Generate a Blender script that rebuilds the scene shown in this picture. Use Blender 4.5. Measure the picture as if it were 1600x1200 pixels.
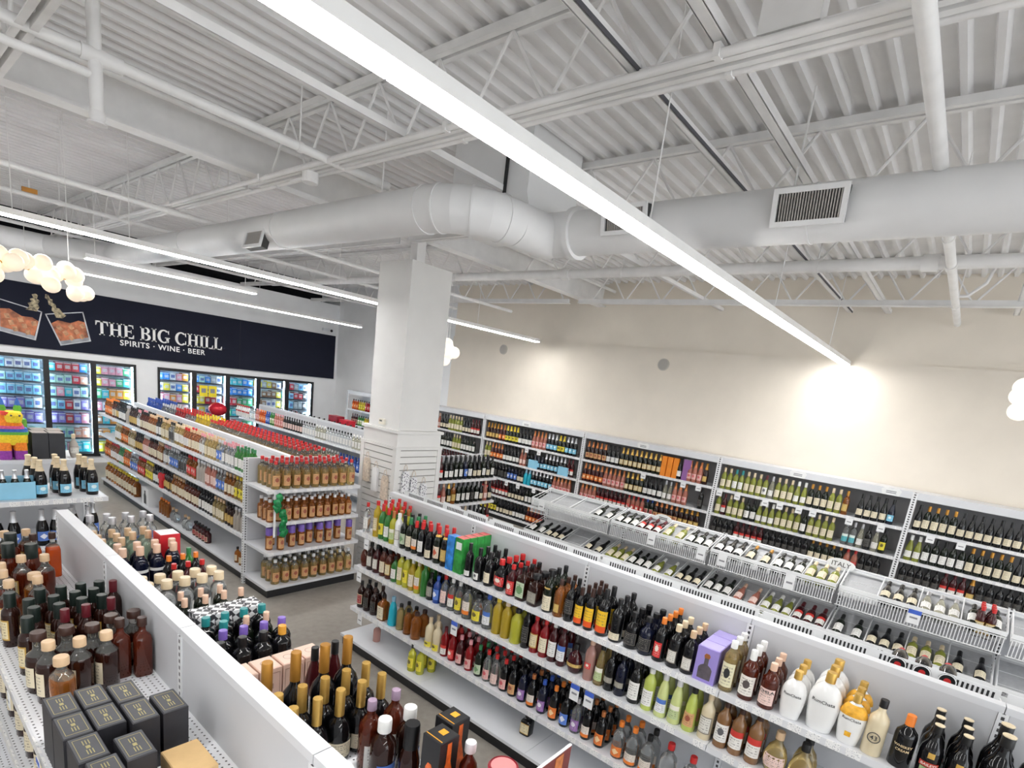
import bpy, math, random
from mathutils import Matrix, Vector
random.seed(7)
for o in list(bpy.data.objects):
    bpy.data.objects.remove(o)
SC = bpy.context.scene
C = SC.collection

# ------------------------------------------------------------------ camera
cd = bpy.data.cameras.new('camera'); cam = bpy.data.objects.new('camera', cd); C.objects.link(cam)
cd.sensor_fit = 'HORIZONTAL'; cd.sensor_width = 36.0; cd.lens = 853.87 / 1600 * 36
cd.shift_x = 0.0; cd.shift_y = 194.2 / 1600; cd.clip_start = .05; cd.clip_end = 100
right = Vector((0.63995, -0.75788, 0.12678)).normalized()
fwd = Vector((0.76343, 0.60833, -0.21702)).normalized()
up = right.cross(fwd).normalized(); right = fwd.cross(up).normalized()
cam.matrix_world = Matrix(((right.x, up.x, -fwd.x, 0), (right.y, up.y, -fwd.y, 0), (right.z, up.z, -fwd.z, 2.7), (0, 0, 0, 1)))
SC.camera = cam

# ------------------------------------------------------------------ world, exposure
w = bpy.data.worlds.new('world'); SC.world = w; w.use_nodes = True
w.node_tree.nodes['Background'].inputs['Color'].default_value = (0.90, 0.95, 1.0, 1)
w.node_tree.nodes['Background'].inputs['Strength'].default_value = 2.6
SC.view_settings.view_transform = 'Standard'; SC.view_settings.look = 'None'
SC.view_settings.exposure = 0.62; SC.view_settings.gamma = 1.0; SC.view_settings.use_curve_mapping = False
LED = 32.0            # emission of the linear ceiling lights
try:
    SC.cycles.use_denoising = True
    SC.cycles.caustics_reflective = False; SC.cycles.caustics_refractive = False
    SC.cycles.sample_clamp_indirect = 6.0
    SC.cycles.max_bounces = 8; SC.cycles.diffuse_bounces = 5; SC.cycles.transparent_max_bounces = 12
except Exception:
    pass

# ------------------------------------------------------------------ materials
MATS = {}
def _set(b, k, v):
    if k in b.inputs: b.inputs[k].default_value = v
def mat(name, col, rough=.5, metal=0.0, trans=0.0, coat=0.0, emit=0.0, vary=0.0, bump=0.0, scale=8.0, ecol=None, spec=None):
    if name in MATS: return MATS[name]
    m = bpy.data.materials.new(name); m.use_nodes = True
    nt = m.node_tree; b = nt.nodes['Principled BSDF']
    b.inputs['Base Color'].default_value = (*col, 1); b.inputs['Roughness'].default_value = rough
    b.inputs['Metallic'].default_value = metal
    _set(b, 'Transmission Weight', trans); _set(b, 'Coat Weight', coat); _set(b, 'Coat Roughness', .08)
    if spec is not None: _set(b, 'Specular IOR Level', spec)
    if emit:
        _set(b, 'Emission Color', (*(ecol or col), 1)); _set(b, 'Emission Strength', emit)
    if vary or bump:
        tc = nt.nodes.new('ShaderNodeTexCoord'); nz = nt.nodes.new('ShaderNodeTexNoise')
        nz.inputs['Scale'].default_value = scale; nz.inputs['Detail'].default_value = 6
        nt.links.new(tc.outputs['Object'], nz.inputs['Vector'])
        if vary:
            r = nt.nodes.new('ShaderNodeValToRGB')
            r.color_ramp.elements[0].position = .3; r.color_ramp.elements[1].position = .7
            r.color_ramp.elements[0].color = (*[c * (1 - vary) for c in col], 1)
            r.color_ramp.elements[1].color = (*[min(1, c * (1 + vary)) for c in col], 1)
            nt.links.new(nz.outputs['Fac'], r.inputs['Fac']); nt.links.new(r.outputs['Color'], b.inputs['Base Color'])
        if bump:
            bp = nt.nodes.new('ShaderNodeBump'); bp.inputs['Strength'].default_value = bump; bp.inputs['Distance'].default_value = .01
            nt.links.new(nz.outputs['Fac'], bp.inputs['Height']); nt.links.new(bp.outputs['Normal'], b.inputs['Normal'])
    MATS[name] = m
    return m
def mathn(nt, op, a, b=None, c=None):
    n = nt.nodes.new('ShaderNodeMath'); n.operation = op
    for i, v in enumerate((a, b, c)):
        if v is None: continue
        if isinstance(v, (int, float)): n.inputs[i].default_value = v
        else: nt.links.new(v, n.inputs[i])
    return n.outputs[0]
def mixc(nt, f, a, b):
    n = nt.nodes.new('ShaderNodeMix'); n.data_type = 'RGBA'
    nt.links.new(f, n.inputs[0])
    for i, v in ((6, a), (7, b)):
        if isinstance(v, tuple): n.inputs[i].default_value = (*v, 1)
        else: nt.links.new(v, n.inputs[i])
    return n.outputs[2]
def label_mat(name, base, ink=(.08, .07, .06), accent=None, style='disc', rows=7):
    """printed paper: lines of small print, with a crest, a band or a big motif; u across, v up"""
    if name in MATS: return MATS[name]
    m = bpy.data.materials.new(name); m.use_nodes = True
    nt = m.node_tree; b = nt.nodes['Principled BSDF']; b.inputs['Roughness'].default_value = .55
    uv = nt.nodes.new('ShaderNodeUVMap'); sp = nt.nodes.new('ShaderNodeSeparateXYZ'); nt.links.new(uv.outputs['UV'], sp.inputs[0])
    u, v = sp.outputs['X'], sp.outputs['Y']
    vr = mathn(nt, 'MULTIPLY', v, float(rows)); fl = mathn(nt, 'FLOOR', vr); fr = mathn(nt, 'FRACT', vr)
    cb = nt.nodes.new('ShaderNodeCombineXYZ')
    nt.links.new(mathn(nt, 'MULTIPLY', u, 26.0), cb.inputs[0]); nt.links.new(mathn(nt, 'MULTIPLY', fl, 7.3), cb.inputs[1])
    nz = nt.nodes.new('ShaderNodeTexNoise'); nz.inputs['Scale'].default_value = 1.0; nz.inputs['Detail'].default_value = 1
    nt.links.new(cb.outputs[0], nz.inputs['Vector'])
    ln = mathn(nt, 'MULTIPLY', mathn(nt, 'GREATER_THAN', nz.outputs['Fac'], .5), mathn(nt, 'GREATER_THAN', fr, .55))
    cu = mathn(nt, 'ABSOLUTE', mathn(nt, 'SUBTRACT', u, .5)); cv = mathn(nt, 'ABSOLUTE', mathn(nt, 'SUBTRACT', v, .5))
    ins = mathn(nt, 'MULTIPLY', mathn(nt, 'LESS_THAN', cu, .34), mathn(nt, 'LESS_THAN', cv, .40))
    f = mathn(nt, 'MULTIPLY', mathn(nt, 'MULTIPLY', ln, ins), .62)
    col = mixc(nt, f, base, ink)
    if accent:
        if style == 'disc':
            d = mathn(nt, 'SQRT', mathn(nt, 'ADD', mathn(nt, 'POWER', mathn(nt, 'SUBTRACT', u, .5), 2.0), mathn(nt, 'POWER', mathn(nt, 'SUBTRACT', v, .58), 2.0)))
            col = mixc(nt, mathn(nt, 'LESS_THAN', d, .21), col, accent)
        elif style == 'band':
            col = mixc(nt, mathn(nt, 'GREATER_THAN', v, .66), col, accent)
        elif style == 'foot':
            col = mixc(nt, mathn(nt, 'LESS_THAN', v, .30), col, accent)
        elif style == 'border':
            e = mathn(nt, 'MAXIMUM', mathn(nt, 'GREATER_THAN', cu, .43), mathn(nt, 'GREATER_THAN', cv, .43))
            col = mixc(nt, e, col, accent)
        elif style == 'diamond':
            d = mathn(nt, 'ADD', cu, cv); col = mixc(nt, mathn(nt, 'LESS_THAN', d, .30), col, accent)
    nt.links.new(col, b.inputs['Base Color'])
    MATS[name] = m
    return m
def glassm(name, col, trans=.6, rough=.04):
    return mat(name, col, rough, 0, trans, 0, spec=.5)

WHITE = mat('white_enamel', (.72, .735, .765), .38, vary=.03, scale=3)
STRIP = mat('price_channel', (.78, .79, .81), .25)
PANEL = mat('panel_enamel', (.62, .63, .655), .42, vary=.03, scale=2)
GREYP = mat('grey_back_panel', (.33, .325, .33), .6, vary=.08, scale=3)
BLACK = mat('black_trim', (.012, .012, .014), .45, vary=.2, scale=5)
WIRE = mat('white_wire', (.82, .83, .84), .35, vary=.03)
CREAM = mat('cream_paint', (.80, .735, .64), .7, vary=.03, bump=.05, scale=2.5)
WPAINT = mat('white_paint', (.82, .83, .84), .65, vary=.03, bump=.05, scale=2.5)
COLP = mat('column_paint', (.72, .715, .70), .6, vary=.03, bump=.04, scale=3)
DECK = mat('painted_deck', (.79, .785, .785), .6, vary=.05, bump=.06, scale=4)
STEEL = mat('painted_steel', (.82, .815, .81), .5, vary=.05, scale=6)
DUCT = mat('painted_duct', (.78, .785, .79), .42, vary=.03, scale=3)
DARKGAP = mat('dark_slot', (.02, .02, .022), .8, vary=.2)
CHROME = mat('chrome', (.7, .7, .72), .2, 1.0, vary=.03)
LEDM = mat('led_diffuser', (1, .985, .95), .5, emit=LED, ecol=(1.0, .985, .965))
ACRYL = mat('acrylic', (.93, .95, .96), .12, trans=.75)

def perforated():
    m = mat('perforated_shelf', (.80, .81, .84), .4)
    nt = m.node_tree; b = nt.nodes['Principled BSDF']
    tc = nt.nodes.new('ShaderNodeTexCoord'); sp = nt.nodes.new('ShaderNodeSeparateXYZ'); nt.links.new(tc.outputs['Object'], sp.inputs[0])
    fx = mathn(nt, 'SUBTRACT', mathn(nt, 'FRACT', mathn(nt, 'MULTIPLY', sp.outputs['X'], 40.0)), .5)
    fy = mathn(nt, 'SUBTRACT', mathn(nt, 'FRACT', mathn(nt, 'MULTIPLY', sp.outputs['Y'], 40.0)), .5)
    d = mathn(nt, 'ADD', mathn(nt, 'MULTIPLY', fx, fx), mathn(nt, 'MULTIPLY', fy, fy))
    hole = mathn(nt, 'LESS_THAN', d, .028)
    nt.links.new(mixc(nt, hole, (.80, .81, .84), (.10, .10, .11)), b.inputs['Base Color'])
    return m
PERF = perforated()
def slotted():
    m = mat('slotted_upright', (.80, .81, .83), .4)
    nt = m.node_tree; b = nt.nodes['Principled BSDF']
    tc = nt.nodes.new('ShaderNodeTexCoord'); sp = nt.nodes.new('ShaderNodeSeparateXYZ'); nt.links.new(tc.outputs['Object'], sp.inputs[0])
    fz = mathn(nt, 'FRACT', mathn(nt, 'MULTIPLY', sp.outputs['Z'], 32.0))
    a = mathn(nt, 'GREATER_THAN', fz, .45)
    nm = nt.nodes.new('ShaderNodeNewGeometry'); s2 = nt.nodes.new('ShaderNodeSeparateXYZ'); nt.links.new(tc.outputs['Generated'], s2.inputs[0])
    c1 = mathn(nt, 'LESS_THAN', mathn(nt, 'ABSOLUTE', mathn(nt, 'SUBTRACT', s2.outputs['Y'], .5)), .17)
    c2 = mathn(nt, 'LESS_THAN', mathn(nt, 'ABSOLUTE', mathn(nt, 'SUBTRACT', s2.outputs['X'], .5)), .17)
    c = mathn(nt, 'MULTIPLY', mathn(nt, 'MAXIMUM', c1, c2), a)
    nt.links.new(mixc(nt, c, (.80, .81, .83), (.06, .06, .065)), b.inputs['Base Color'])
    return m
SLOT = slotted()
def price_strip_mat():
    m = mat('price_tickets', (.84, .85, .87), .3)
    nt = m.node_tree; b = nt.nodes['Principled BSDF']
    tc = nt.nodes.new('ShaderNodeTexCoord'); sp = nt.nodes.new('ShaderNodeSeparateXYZ'); nt.links.new(tc.outputs['Object'], sp.inputs[0])
    s = mathn(nt, 'ADD', sp.outputs['X'], sp.outputs['Y'])
    t = mathn(nt, 'MULTIPLY', s, 11.0)
    wn = nt.nodes.new('ShaderNodeTexWhiteNoise'); wn.noise_dimensions = '1D'; nt.links.new(mathn(nt, 'FLOOR', t), wn.inputs['W'])
    inside = mathn(nt, 'LESS_THAN', mathn(nt, 'ABSOLUTE', mathn(nt, 'SUBTRACT', mathn(nt, 'FRACT', t), .5)), .36)
    f = mathn(nt, 'MULTIPLY', inside, mathn(nt, 'GREATER_THAN', wn.outputs['Value'], .35))
    nz = nt.nodes.new('ShaderNodeTexNoise'); nz.inputs['Scale'].default_value = 130.0
    nt.links.new(tc.outputs['Object'], nz.inputs['Vector'])
    ink = mathn(nt, 'MULTIPLY', f, mathn(nt, 'GREATER_THAN', nz.outputs['Fac'], .6))
    c1 = mixc(nt, f, (.72, .73, .76), (.86, .86, .86))
    nt.links.new(mixc(nt, ink, c1, (.45, .46, .50)), b.inputs['Base Color'])
    return m
TICK = price_strip_mat()
def wire_glass():
    m = bpy.data.materials.new('cooler_glass'); m.use_nodes = True; nt = m.node_tree
    nt.nodes.remove(nt.nodes['Principled BSDF']); out = nt.nodes['Material Output']
    t = nt.nodes.new('ShaderNodeBsdfTransparent'); g = nt.nodes.new('ShaderNodeBsdfGlossy'); g.inputs['Roughness'].default_value = .03
    t.inputs['Color'].default_value = (.93, .97, 1, 1)
    fr = nt.nodes.new('ShaderNodeFresnel'); mx = nt.nodes.new('ShaderNodeMixShader')
    nt.links.new(fr.outputs[0], mx.inputs[0]); nt.links.new(t.outputs[0], mx.inputs[1]); nt.links.new(g.outputs[0], mx.inputs[2])
    nt.links.new(mx.outputs[0], out.inputs['Surface'])
    return m
PANE = wire_glass()

# ------------------------------------------------------------------ mesh helpers
class B:
    def __init__(s): s.v = []; s.f = []; s.m = []; s.uv = {}
    def face(s, idx, m=0): s.f.append(tuple(idx)); s.m.append(m)
    def box(s, x0, x1, y0, y1, z0, z1, m=0):
        n = len(s.v)
        s.v += [(x0, y0, z0), (x1, y0, z0), (x1, y1, z0), (x0, y1, z0), (x0, y0, z1), (x1, y0, z1), (x1, y1, z1), (x0, y1, z1)]
        for q in ((0, 3, 2, 1), (4, 5, 6, 7), (0, 1, 5, 4), (1, 2, 6, 5), (2, 3, 7, 6), (3, 0, 4, 7)):
            s.face([n + i for i in q], m)
        return s
    def quad(s, pts, m=0):
        n = len(s.v); s.v += [tuple(p) for p in pts]; s.face(range(n, n + len(pts)), m); return s
    def prism(s, pts, axis, a, b, m=0):
        """2-D outline extruded along axis ('x','y','z') from a to b"""
        def P(p, t): return {'x': (t, p[0], p[1]), 'y': (p[0], t, p[1]), 'z': (p[0], p[1], t)}[axis]
        n = len(s.v); k = len(pts)
        s.v += [P(p, a) for p in pts] + [P(p, b) for p in pts]
        s.face(range(n, n + k), m); s.face(range(n + 2 * k - 1, n + k - 1, -1), m)
        for i in range(k):
            j = (i + 1) % k; s.face((n + i, n + j, n + k + j, n + k + i), m)
        return s
    def tube(s, p, q, r, k=8, r2=None, m=0, caps=True):
        p = Vector(p); q = Vector(q); d = (q - p).normalized(); r2 = r if r2 is None else r2
        a = d.orthogonal().normalized(); b = d.cross(a); n = len(s.v)
        for c, rr in ((p, r), (q, r2)):
            for i in range(k):
                t = 2 * math.pi * i / k; s.v.append(tuple(c + (a * math.cos(t) + b * math.sin(t)) * rr))
        for i in range(k):
            j = (i + 1) % k; s.face((n + i, n + j, n + k + j, n + k + i), m)
        if caps: s.face(range(n + k - 1, n - 1, -1), m); s.face(range(n + k, n + 2 * k), m)
        return s
    def path(s, pts, r, k=8, m=0):
        """round bar bent through points"""
        pts = [Vector(p) for p in pts]; n = len(s.v); ref = None
        for i, p in enumerate(pts):
            d = (pts[min(i + 1, len(pts) - 1)] - pts[max(i - 1, 0)]).normalized()
            if ref is None: ref = d.orthogonal().normalized()
            a = (ref - d * ref.dot(d)).normalized(); ref = a; b = d.cross(a)
            for j in range(k):
                t = 2 * math.pi * j / k; s.v.append(tuple(p + (a * math.cos(t) + b * math.sin(t)) * r))
        for i in range(len(pts) - 1):
            for j in range(k):
                j2 = (j + 1) % k; s.face((n + i * k + j, n + i * k + j2, n + (i + 1) * k + j2, n + (i + 1) * k + j), m)
        s.face(range(n + k - 1, n - 1, -1), m); e = n + (len(pts) - 1) * k; s.face(range(e, e + k), m)
        return s
    def lathe(s, prof, k=14, sx=1.0, sy=1.0, e=2.0, m=0, c=(0, 0, 0)):
        """profile (r, z) turned about z; e > 2 squares the section"""
        n = len(s.v); rings = []
        for r, z in prof:
            if r < 1e-6:
                rings.append([len(s.v)]); s.v.append((c[0], c[1], c[2] + z)); continue
            ids = []
            for i in range(k):
                x, y = sect(2 * math.pi * (i + .5) / k, r, sx, sy, e); ids.append(len(s.v)); s.v.append((c[0] + x, c[1] + y, c[2] + z))
            rings.append(ids)
        for a, b in zip(rings, rings[1:]):
            for i in range(k):
                j = (i + 1) % k
                if len(a) == 1: s.face((a[0], b[j], b[i]), m)
                elif len(b) == 1: s.face((a[i], a[j], b[0]), m)
                else: s.face((a[i], a[j], b[j], b[i]), m)
        if len(rings[0]) > 1: s.face(rings[0][::-1], m)
        if len(rings[-1]) > 1: s.face(rings[-1], m)
        return s
    def ball(s, c, r, k=12, h=8, sz=1.0, m=0):
        return s.lathe([(r * math.sin(math.pi * i / h), -r * sz * math.cos(math.pi * i / h)) for i in range(h + 1)], k, m=m, c=c)
    def mesh(s, name, mats, smooth=False):
        me = bpy.data.meshes.new(name); me.from_pydata(s.v, [], s.f)
        for m in mats: me.materials.append(m)
        if len(mats) > 1: me.polygons.foreach_set('material_index', s.m)
        if smooth: me.polygons.foreach_set('use_smooth', [True] * len(me.polygons))
        if smooth == 'auto':
            try: me.set_sharp_from_angle(angle=math.radians(40))
            except Exception: pass
        me.update()
        return me
def sect(t, r, sx, sy, e):
    c, n = math.cos(t), math.sin(t)
    if e == 2.0: return r * sx * c, r * sy * n
    p = 2.0 / e
    return r * sx * math.copysign(abs(c) ** p, c), r * sy * math.copysign(abs(n) ** p, n)
def tag(o, label=None, cat=None, group=None, kind=None):
    if label: o['label'] = label
    if cat: o['category'] = cat
    if group: o['group'] = group
    if kind: o['kind'] = kind
    return o
def link(name, data, parent=None, loc=(0, 0, 0)):
    o = bpy.data.objects.new(name, data); C.objects.link(o); o.location = loc
    if parent: o.parent = parent
    return o
def obj(name, b, mats, parent=None, smooth=False, loc=(0, 0, 0)):
    if not isinstance(mats, (list, tuple)): mats = [mats]
    return link(name, b.mesh(name, mats, smooth), parent, loc)
def thing(name, label, cat, loc=(0, 0, 0), group=None, kind=None):
    o = link(name, None, None, loc); o.empty_display_size = .1
    return tag(o, label, cat, group, kind)
def wbox(name, parent, mats, x0, x1, y0, y1, z0, z1):
    """box given in world coordinates below a thing that stands at its own location"""
    l = parent.location if parent else (0, 0, 0)
    pl = parent.parent.location if parent is not None and parent.parent is not None else (0, 0, 0)
    l = (l[0] + pl[0], l[1] + pl[1], l[2] + pl[2])
    return obj(name, B().box(x0 - l[0], x1 - l[0], y0 - l[1], y1 - l[1], z0 - l[2], z1 - l[2]), mats, parent)
BOXM = {}
def sbox(name, parent, m, x0, x1, y0, y1, z0, z1):
    """box whose mesh is shared by all boxes of its size, placed at its own corner"""
    l = parent.location if parent else Vector((0, 0, 0))
    p = parent.parent if parent is not None else None
    if p is not None: l = l + p.location
    k = (round(x1 - x0, 4), round(y1 - y0, 4), round(z1 - z0, 4), m.name)
    if k not in BOXM: BOXM[k] = B().box(0, k[0], 0, k[1], 0, k[2]).mesh(name, [m])
    return link(name, BOXM[k], parent, (x0 - l[0], y0 - l[1], z0 - l[2]))
# ================================================================== the room
XW, YW, ZD = 8.9, 14.0, 4.69
def concrete():
    m = mat('polished_concrete', (.36, .335, .30), .32)
    nt = m.node_tree; b = nt.nodes['Principled BSDF']
    tc = nt.nodes.new('ShaderNodeTexCoord')
    n1 = nt.nodes.new('ShaderNodeTexNoise'); n1.inputs['Scale'].default_value = .9; n1.inputs['Detail'].default_value = 8
    n2 = nt.nodes.new('ShaderNodeTexNoise'); n2.inputs['Scale'].default_value = 14; n2.inputs['Detail'].default_value = 6
    for n in (n1, n2): nt.links.new(tc.outputs['Object'], n.inputs['Vector'])
    r = nt.nodes.new('ShaderNodeValToRGB'); r.color_ramp.elements[0].position = .3; r.color_ramp.elements[1].position = .75
    r.color_ramp.elements[0].color = (.25, .225, .195, 1); r.color_ramp.elements[1].color = (.42, .395, .355, 1)
    mx = mathn(nt, 'ADD', mathn(nt, 'MULTIPLY', n1.outputs['Fac'], .6), mathn(nt, 'MULTIPLY', n2.outputs['Fac'], .4))
    nt.links.new(mx, r.inputs['Fac']); nt.links.new(r.outputs['Color'], b.inputs['Base Color'])
    return m
tag(obj('floor', B().box(-5, XW, -6.5, YW, -.1, 0), concrete()), 'polished grey brown concrete floor of the aisles', 'floor', kind='structure')
# wine wall: cream, the stretch beyond the pillar white; a shallow ledge at 3.62 m
b = B().box(XW, XW + .2, -6.5, 9.4, 0, 3.62)
b.box(XW + .03, XW + .2, -6.5, 9.4, 3.62, 4.9)
tag(obj('wall_right', b, CREAM), 'cream painted wall above the wine shelving', 'wall', kind='structure')
b = B().box(XW, XW + .2, 9.4, YW + 1.0, 0, 3.62); b.box(XW + .03, XW + .2, 9.4, YW + 1.0, 3.62, 4.9)
tag(obj('wall_right_far', b, WPAINT), 'white wall by the corner beyond the pillar', 'wall', kind='structure')
# sign wall with two cooler openings
L0, L1, R0, R1, CZ0, CZ1 = .30, 4.06, 4.47, 8.22, .14, 2.11
b = B()
b.box(-5, XW, YW, YW + .12, CZ1, 4.22); b.box(-5, XW, YW, YW + .12, 0, CZ0)
b.box(-5, L0, YW, YW + .12, CZ0, CZ1); b.box(L1, R0, YW, YW + .12, CZ0, CZ1); b.box(R1, XW, YW, YW + .12, CZ0, CZ1)
tag(obj('wall_back', b, WPAINT), 'white wall holding the glass door coolers', 'wall', kind='structure')
RECESS_SHADE = mat('recess_shade_black', (.012, .012, .016), .9, vary=.2)  # near-black colour stands in for the shadow above the sign wall
tag(obj('wall_recess_shade', B().box(-5, XW, YW + .9, YW + 1.0, 4.0, 4.9).box(-5, XW, YW + .12, YW + .9, 4.1, 4.22).box(-5, XW, YW + .12, YW + .9, 4.75, 4.9), RECESS_SHADE), 'recess above the sign wall, coloured black for its shadow', 'wall', kind='structure')
b = B().box(-5.2, -5, -6.5, YW + .2, 0, 4.9)
tag(obj('wall_left', b, WPAINT), 'white side wall of the shop outside the view', 'wall', kind='structure')
b = B()
b.box(-5.2, XW + .2, -6.7, -6.5, 3.2, 4.9); b.box(-5.2, XW + .2, -6.7, -6.5, 0, .4)
for x in (-5.2, -1.6, 2.0, 5.6, 8.5): b.box(x, x + .5, -6.7, -6.5, .4, 3.2)  # unseen openings, added so world light enters as fill from behind the camera
tag(obj('wall_front', b, WPAINT), 'unseen shop front wall, openings added to let fill light in', 'wall', kind='structure')
# corrugated roof deck, ribs run along x
b = B(); y = -6.6; pitch = .152
while y < YW + .2:
    za, zb = ZD + .042, ZD
    pr = [(y, za), (y + .086, za), (y + .102, zb), (y + .136, zb), (y + pitch, za)]
    for (ya, z1), (yb, z2) in zip(pr, pr[1:]):
        b.quad([(-5.2, ya, z1), (-5.2, yb, z2), (XW + .2, yb, z2), (XW + .2, ya, z1)])
    y += pitch
b.box(-5.2, XW + .2, -6.7, YW + .2, ZD + .05, ZD + .15)
tag(obj('ceiling', b, DECK), 'white painted corrugated steel roof deck', 'ceiling', kind='structure')

# open web joists along y
def joist(x, y0, y1):
    t = thing('roof_joist', {2.6: 'white open web roof joist carrying the junction box', .77: 'white open web roof joist at the upper corner',
              4.41: 'white open web roof joist just behind the round duct', 6.22: 'white open web roof joist beside the thick sprinkler main',
              8.03: 'white open web roof joist next to the cream wall'}.get(x), 'joist', (x, 0, 4.2), kind='structure')
    for s in (-1, 1):
        obj('top_chord', B().box(s * .012 if s > 0 else -.05, .05 if s > 0 else -.012, y0, y1, .44, .488), STEEL, t)
        obj('bottom_chord', B().box(.013 if s > 0 else -.048, .048 if s > 0 else -.013, y0, y1, -.02, -.013).box(.013 if s > 0 else -.019, .019 if s > 0 else -.013, y0, y1, -.013, .05), STEEL, t)
    rod = B().tube((0, 0, .01), (0, .31, .45), .011, 6).mesh('web_rod', [STEEL])
    rod2 = B().tube((0, 0, .45), (0, .31, .01), .011, 6).mesh('web_rod', [STEEL])
    y = y0 + .1; k = 0
    while y < y1 - .35:
        link('web_rod', rod if k % 2 == 0 else rod2, t, (0, y, 0)); y += .31; k += 1
for x in (.77, 2.6, 4.41, 6.22, 8.03):
    joist(x, -1.0, 5.55); 
def joist_far(x):
    t = thing('roof_joist', {2.6: 'white open web roof joist leading to the sign wall over the duct', .77: 'white open web roof joist over the globe lamps',
              4.41: 'white open web roof joist beyond the girder over the bottle pyramid', 6.22: 'white open web roof joist beyond the girder behind the pillar top',
              8.03: 'white open web roof joist beyond the girder along the far wall'}[x], 'joist', (x, 5.75, 4.2), kind='structure')
    for s in (-1, 1):
        obj('top_chord', B().box(.012 if s > 0 else -.05, .05 if s > 0 else -.012, 0, 8.2, .44, .488), STEEL, t)
        obj('bottom_chord', B().box(.013 if s > 0 else -.048, .048 if s > 0 else -.013, 0, 8.2, -.02, -.013).box(.013 if s > 0 else -.019, .019 if s > 0 else -.013, 0, 8.2, -.013, .05), STEEL, t)
    rod = B().tube((0, 0, .01), (0, .31, .45), .011, 6).mesh('web_rod', [STEEL])
    rod2 = B().tube((0, 0, .45), (0, .31, .01), .011, 6).mesh('web_rod', [STEEL])
    for k in range(24): link('web_rod', rod if k % 2 == 0 else rod2, t, (0, .1 + .31 * k, 0))
for x in (.77, 2.6, 4.41, 6.22, 8.03): joist_far(x)
# girder over the pillar
t = thing('roof_girder', 'deep white steel girder resting on the pillar', 'girder', (-5, 5.64, 4.28), kind='structure')
obj('bottom_flange', B().box(0, 13.9, -.09, .09, 0, .018), STEEL, t)
obj('web', B().box(0, 13.9, -.006, .006, .018, .39), STEEL, t)
obj('top_flange', B().box(0, 13.9, -.09, .09, .39, .408), STEEL, t)
# pillar
t = thing('column', 'square white pillar with slatted casing below', 'pillar', (4.3, 5.34, 0), kind='structure')
obj('shaft', B().box(0, .63, 0, .61, 0, 3.96), COLP, t)
obj('steel_stub', B().box(.25, .38, .24, .37, 3.96, 4.28), STEEL, t)
obj('casing', B().box(-.04, .67, -.04, .65, 0, 1.98), COLP, t)
for z in (1.76, 1.96): obj('trim_rail', B().box(-.065, .695, -.065, .675, z, z + .035), COLP, t)
for x0, y0 in ((-.06, -.06), (-.06, .60), (.62, -.06)):
    obj('corner_trim', B().box(x0, x0 + .07, y0, y0 + .07, 0, 1.76), COLP, t)
SLATM = mat('slatwall', (.74, .735, .72), .5, vary=.02)
for i in range(20):
    z = .10 + i * .083
    sbox('slat', t, SLATM, 4.3 - .055, 4.3 - .04, 5.34 + .012, 5.34 + .598, z, z + .072)
    sbox('slat', t, SLATM, 4.3 + .012, 4.3 + .618, 5.34 - .055, 5.34 - .04, z, z + .072)
wbox('groove_backing', t, mat('slat_groove', (.22, .21, .20), .7, vary=.05), 4.257, 4.2585, 5.36, 5.93, .1, 1.76)
wbox('groove_backing', t, MATS['slat_groove'], 4.32, 4.91, 5.297, 5.2985, .1, 1.76)
t = thing('thermostat', 'small ivory thermostat box on the pillar', 'thermostat', (4.30, 5.66, 2.06))
obj('case', B().box(-.03, 0, -.05, .05, -.035, .035), mat('ivory_plastic', (.78, .74, .64), .4, vary=.03), t)
obj('screen', B().box(-.032, -.03, -.015, .035, 0, .02), mat('lcd_grey', (.15, .16, .14), .3, vary=.1), t)

# ================================================================== roof services
def pipe(name, label, pts, r, hang=(), cat='pipe', coup=(), m=STEEL):
    t = thing(name, label, cat, pts[0])
    o = Vector(pts[0])
    obj('pipe_run', B().path([Vector(p) - o for p in pts], r, 12), m, t, 'auto')
    for h in hang:
        h = Vector(h) - o; obj('hanger', B().tube(h, (h.x, h.y, ZD - o.z), .006, 6), STEEL, t)
        d = (Vector(pts[1]) - Vector(pts[0])).normalized() * .02
        obj('hanger_ring', B().tube(h - d, h + d, r + .006, 12), STEEL, t, 'auto')
    for h in coup:
        h = Vector(h) - o; d = (Vector(pts[1]) - Vector(pts[0])).normalized() * .06
        obj('coupling', B().tube(h - d, h + d, r * 1.28, 12), m, t, 'auto')
    return t
pipe('sprinkler_main', 'thick white sprinkler main running past the pillar top', [(6.0, -2.5, 4.16), (6.0, 12, 4.16)], .055,
     [(6.0, 1.5, 4.16), (6.0, 3.6, 4.16)], coup=[(6.0, .62, 4.16), (6.0, 4.4, 4.16)])
t = pipe('sprinkler_branch', 'white sprinkler pipe crossing the bright upper deck', [(-1, .47, 4.13), (8.85, .47, 4.13)], .035, [(5.2, .47, 4.13), (7.7, .47, 4.13)], coup=[(6.0, .47, 4.13)])
obj('sprinkler_drop', B().path([(8.2, 0, 0), (8.2, -.1, .0), (8.2, -.22, .12), (8.2, -.26, .3)], .016, 8), STEEL, t, 'auto')
obj('sprinkler_head', B().lathe([(.0, -.05), (.03, -.048), (.008, -.03), (.012, 0)], 10, c=(8.2, -.26, .35)), CHROME, t)
t = pipe('sprinkler_branch', 'white sprinkler pipe with elbow drop over the upper shelves', [(-1, 4.25, 4.2), (3.1, 4.25, 4.2)], .032, [(2.3, 4.25, 4.2)], coup=[(1.14, 4.25, 4.2)])
obj('riser', B().tube((2.066, 0, .28), (2.07, 0, -.30), .034, 12), STEEL, t, 'auto')
obj('elbow', B().ball((2.07, 0, -.30), .042, 12, 8), STEEL, t, True); obj('tee', B().tube((2.0, 0, 0), (2.14, 0, 0), .042, 12), STEEL, t, 'auto')
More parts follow.
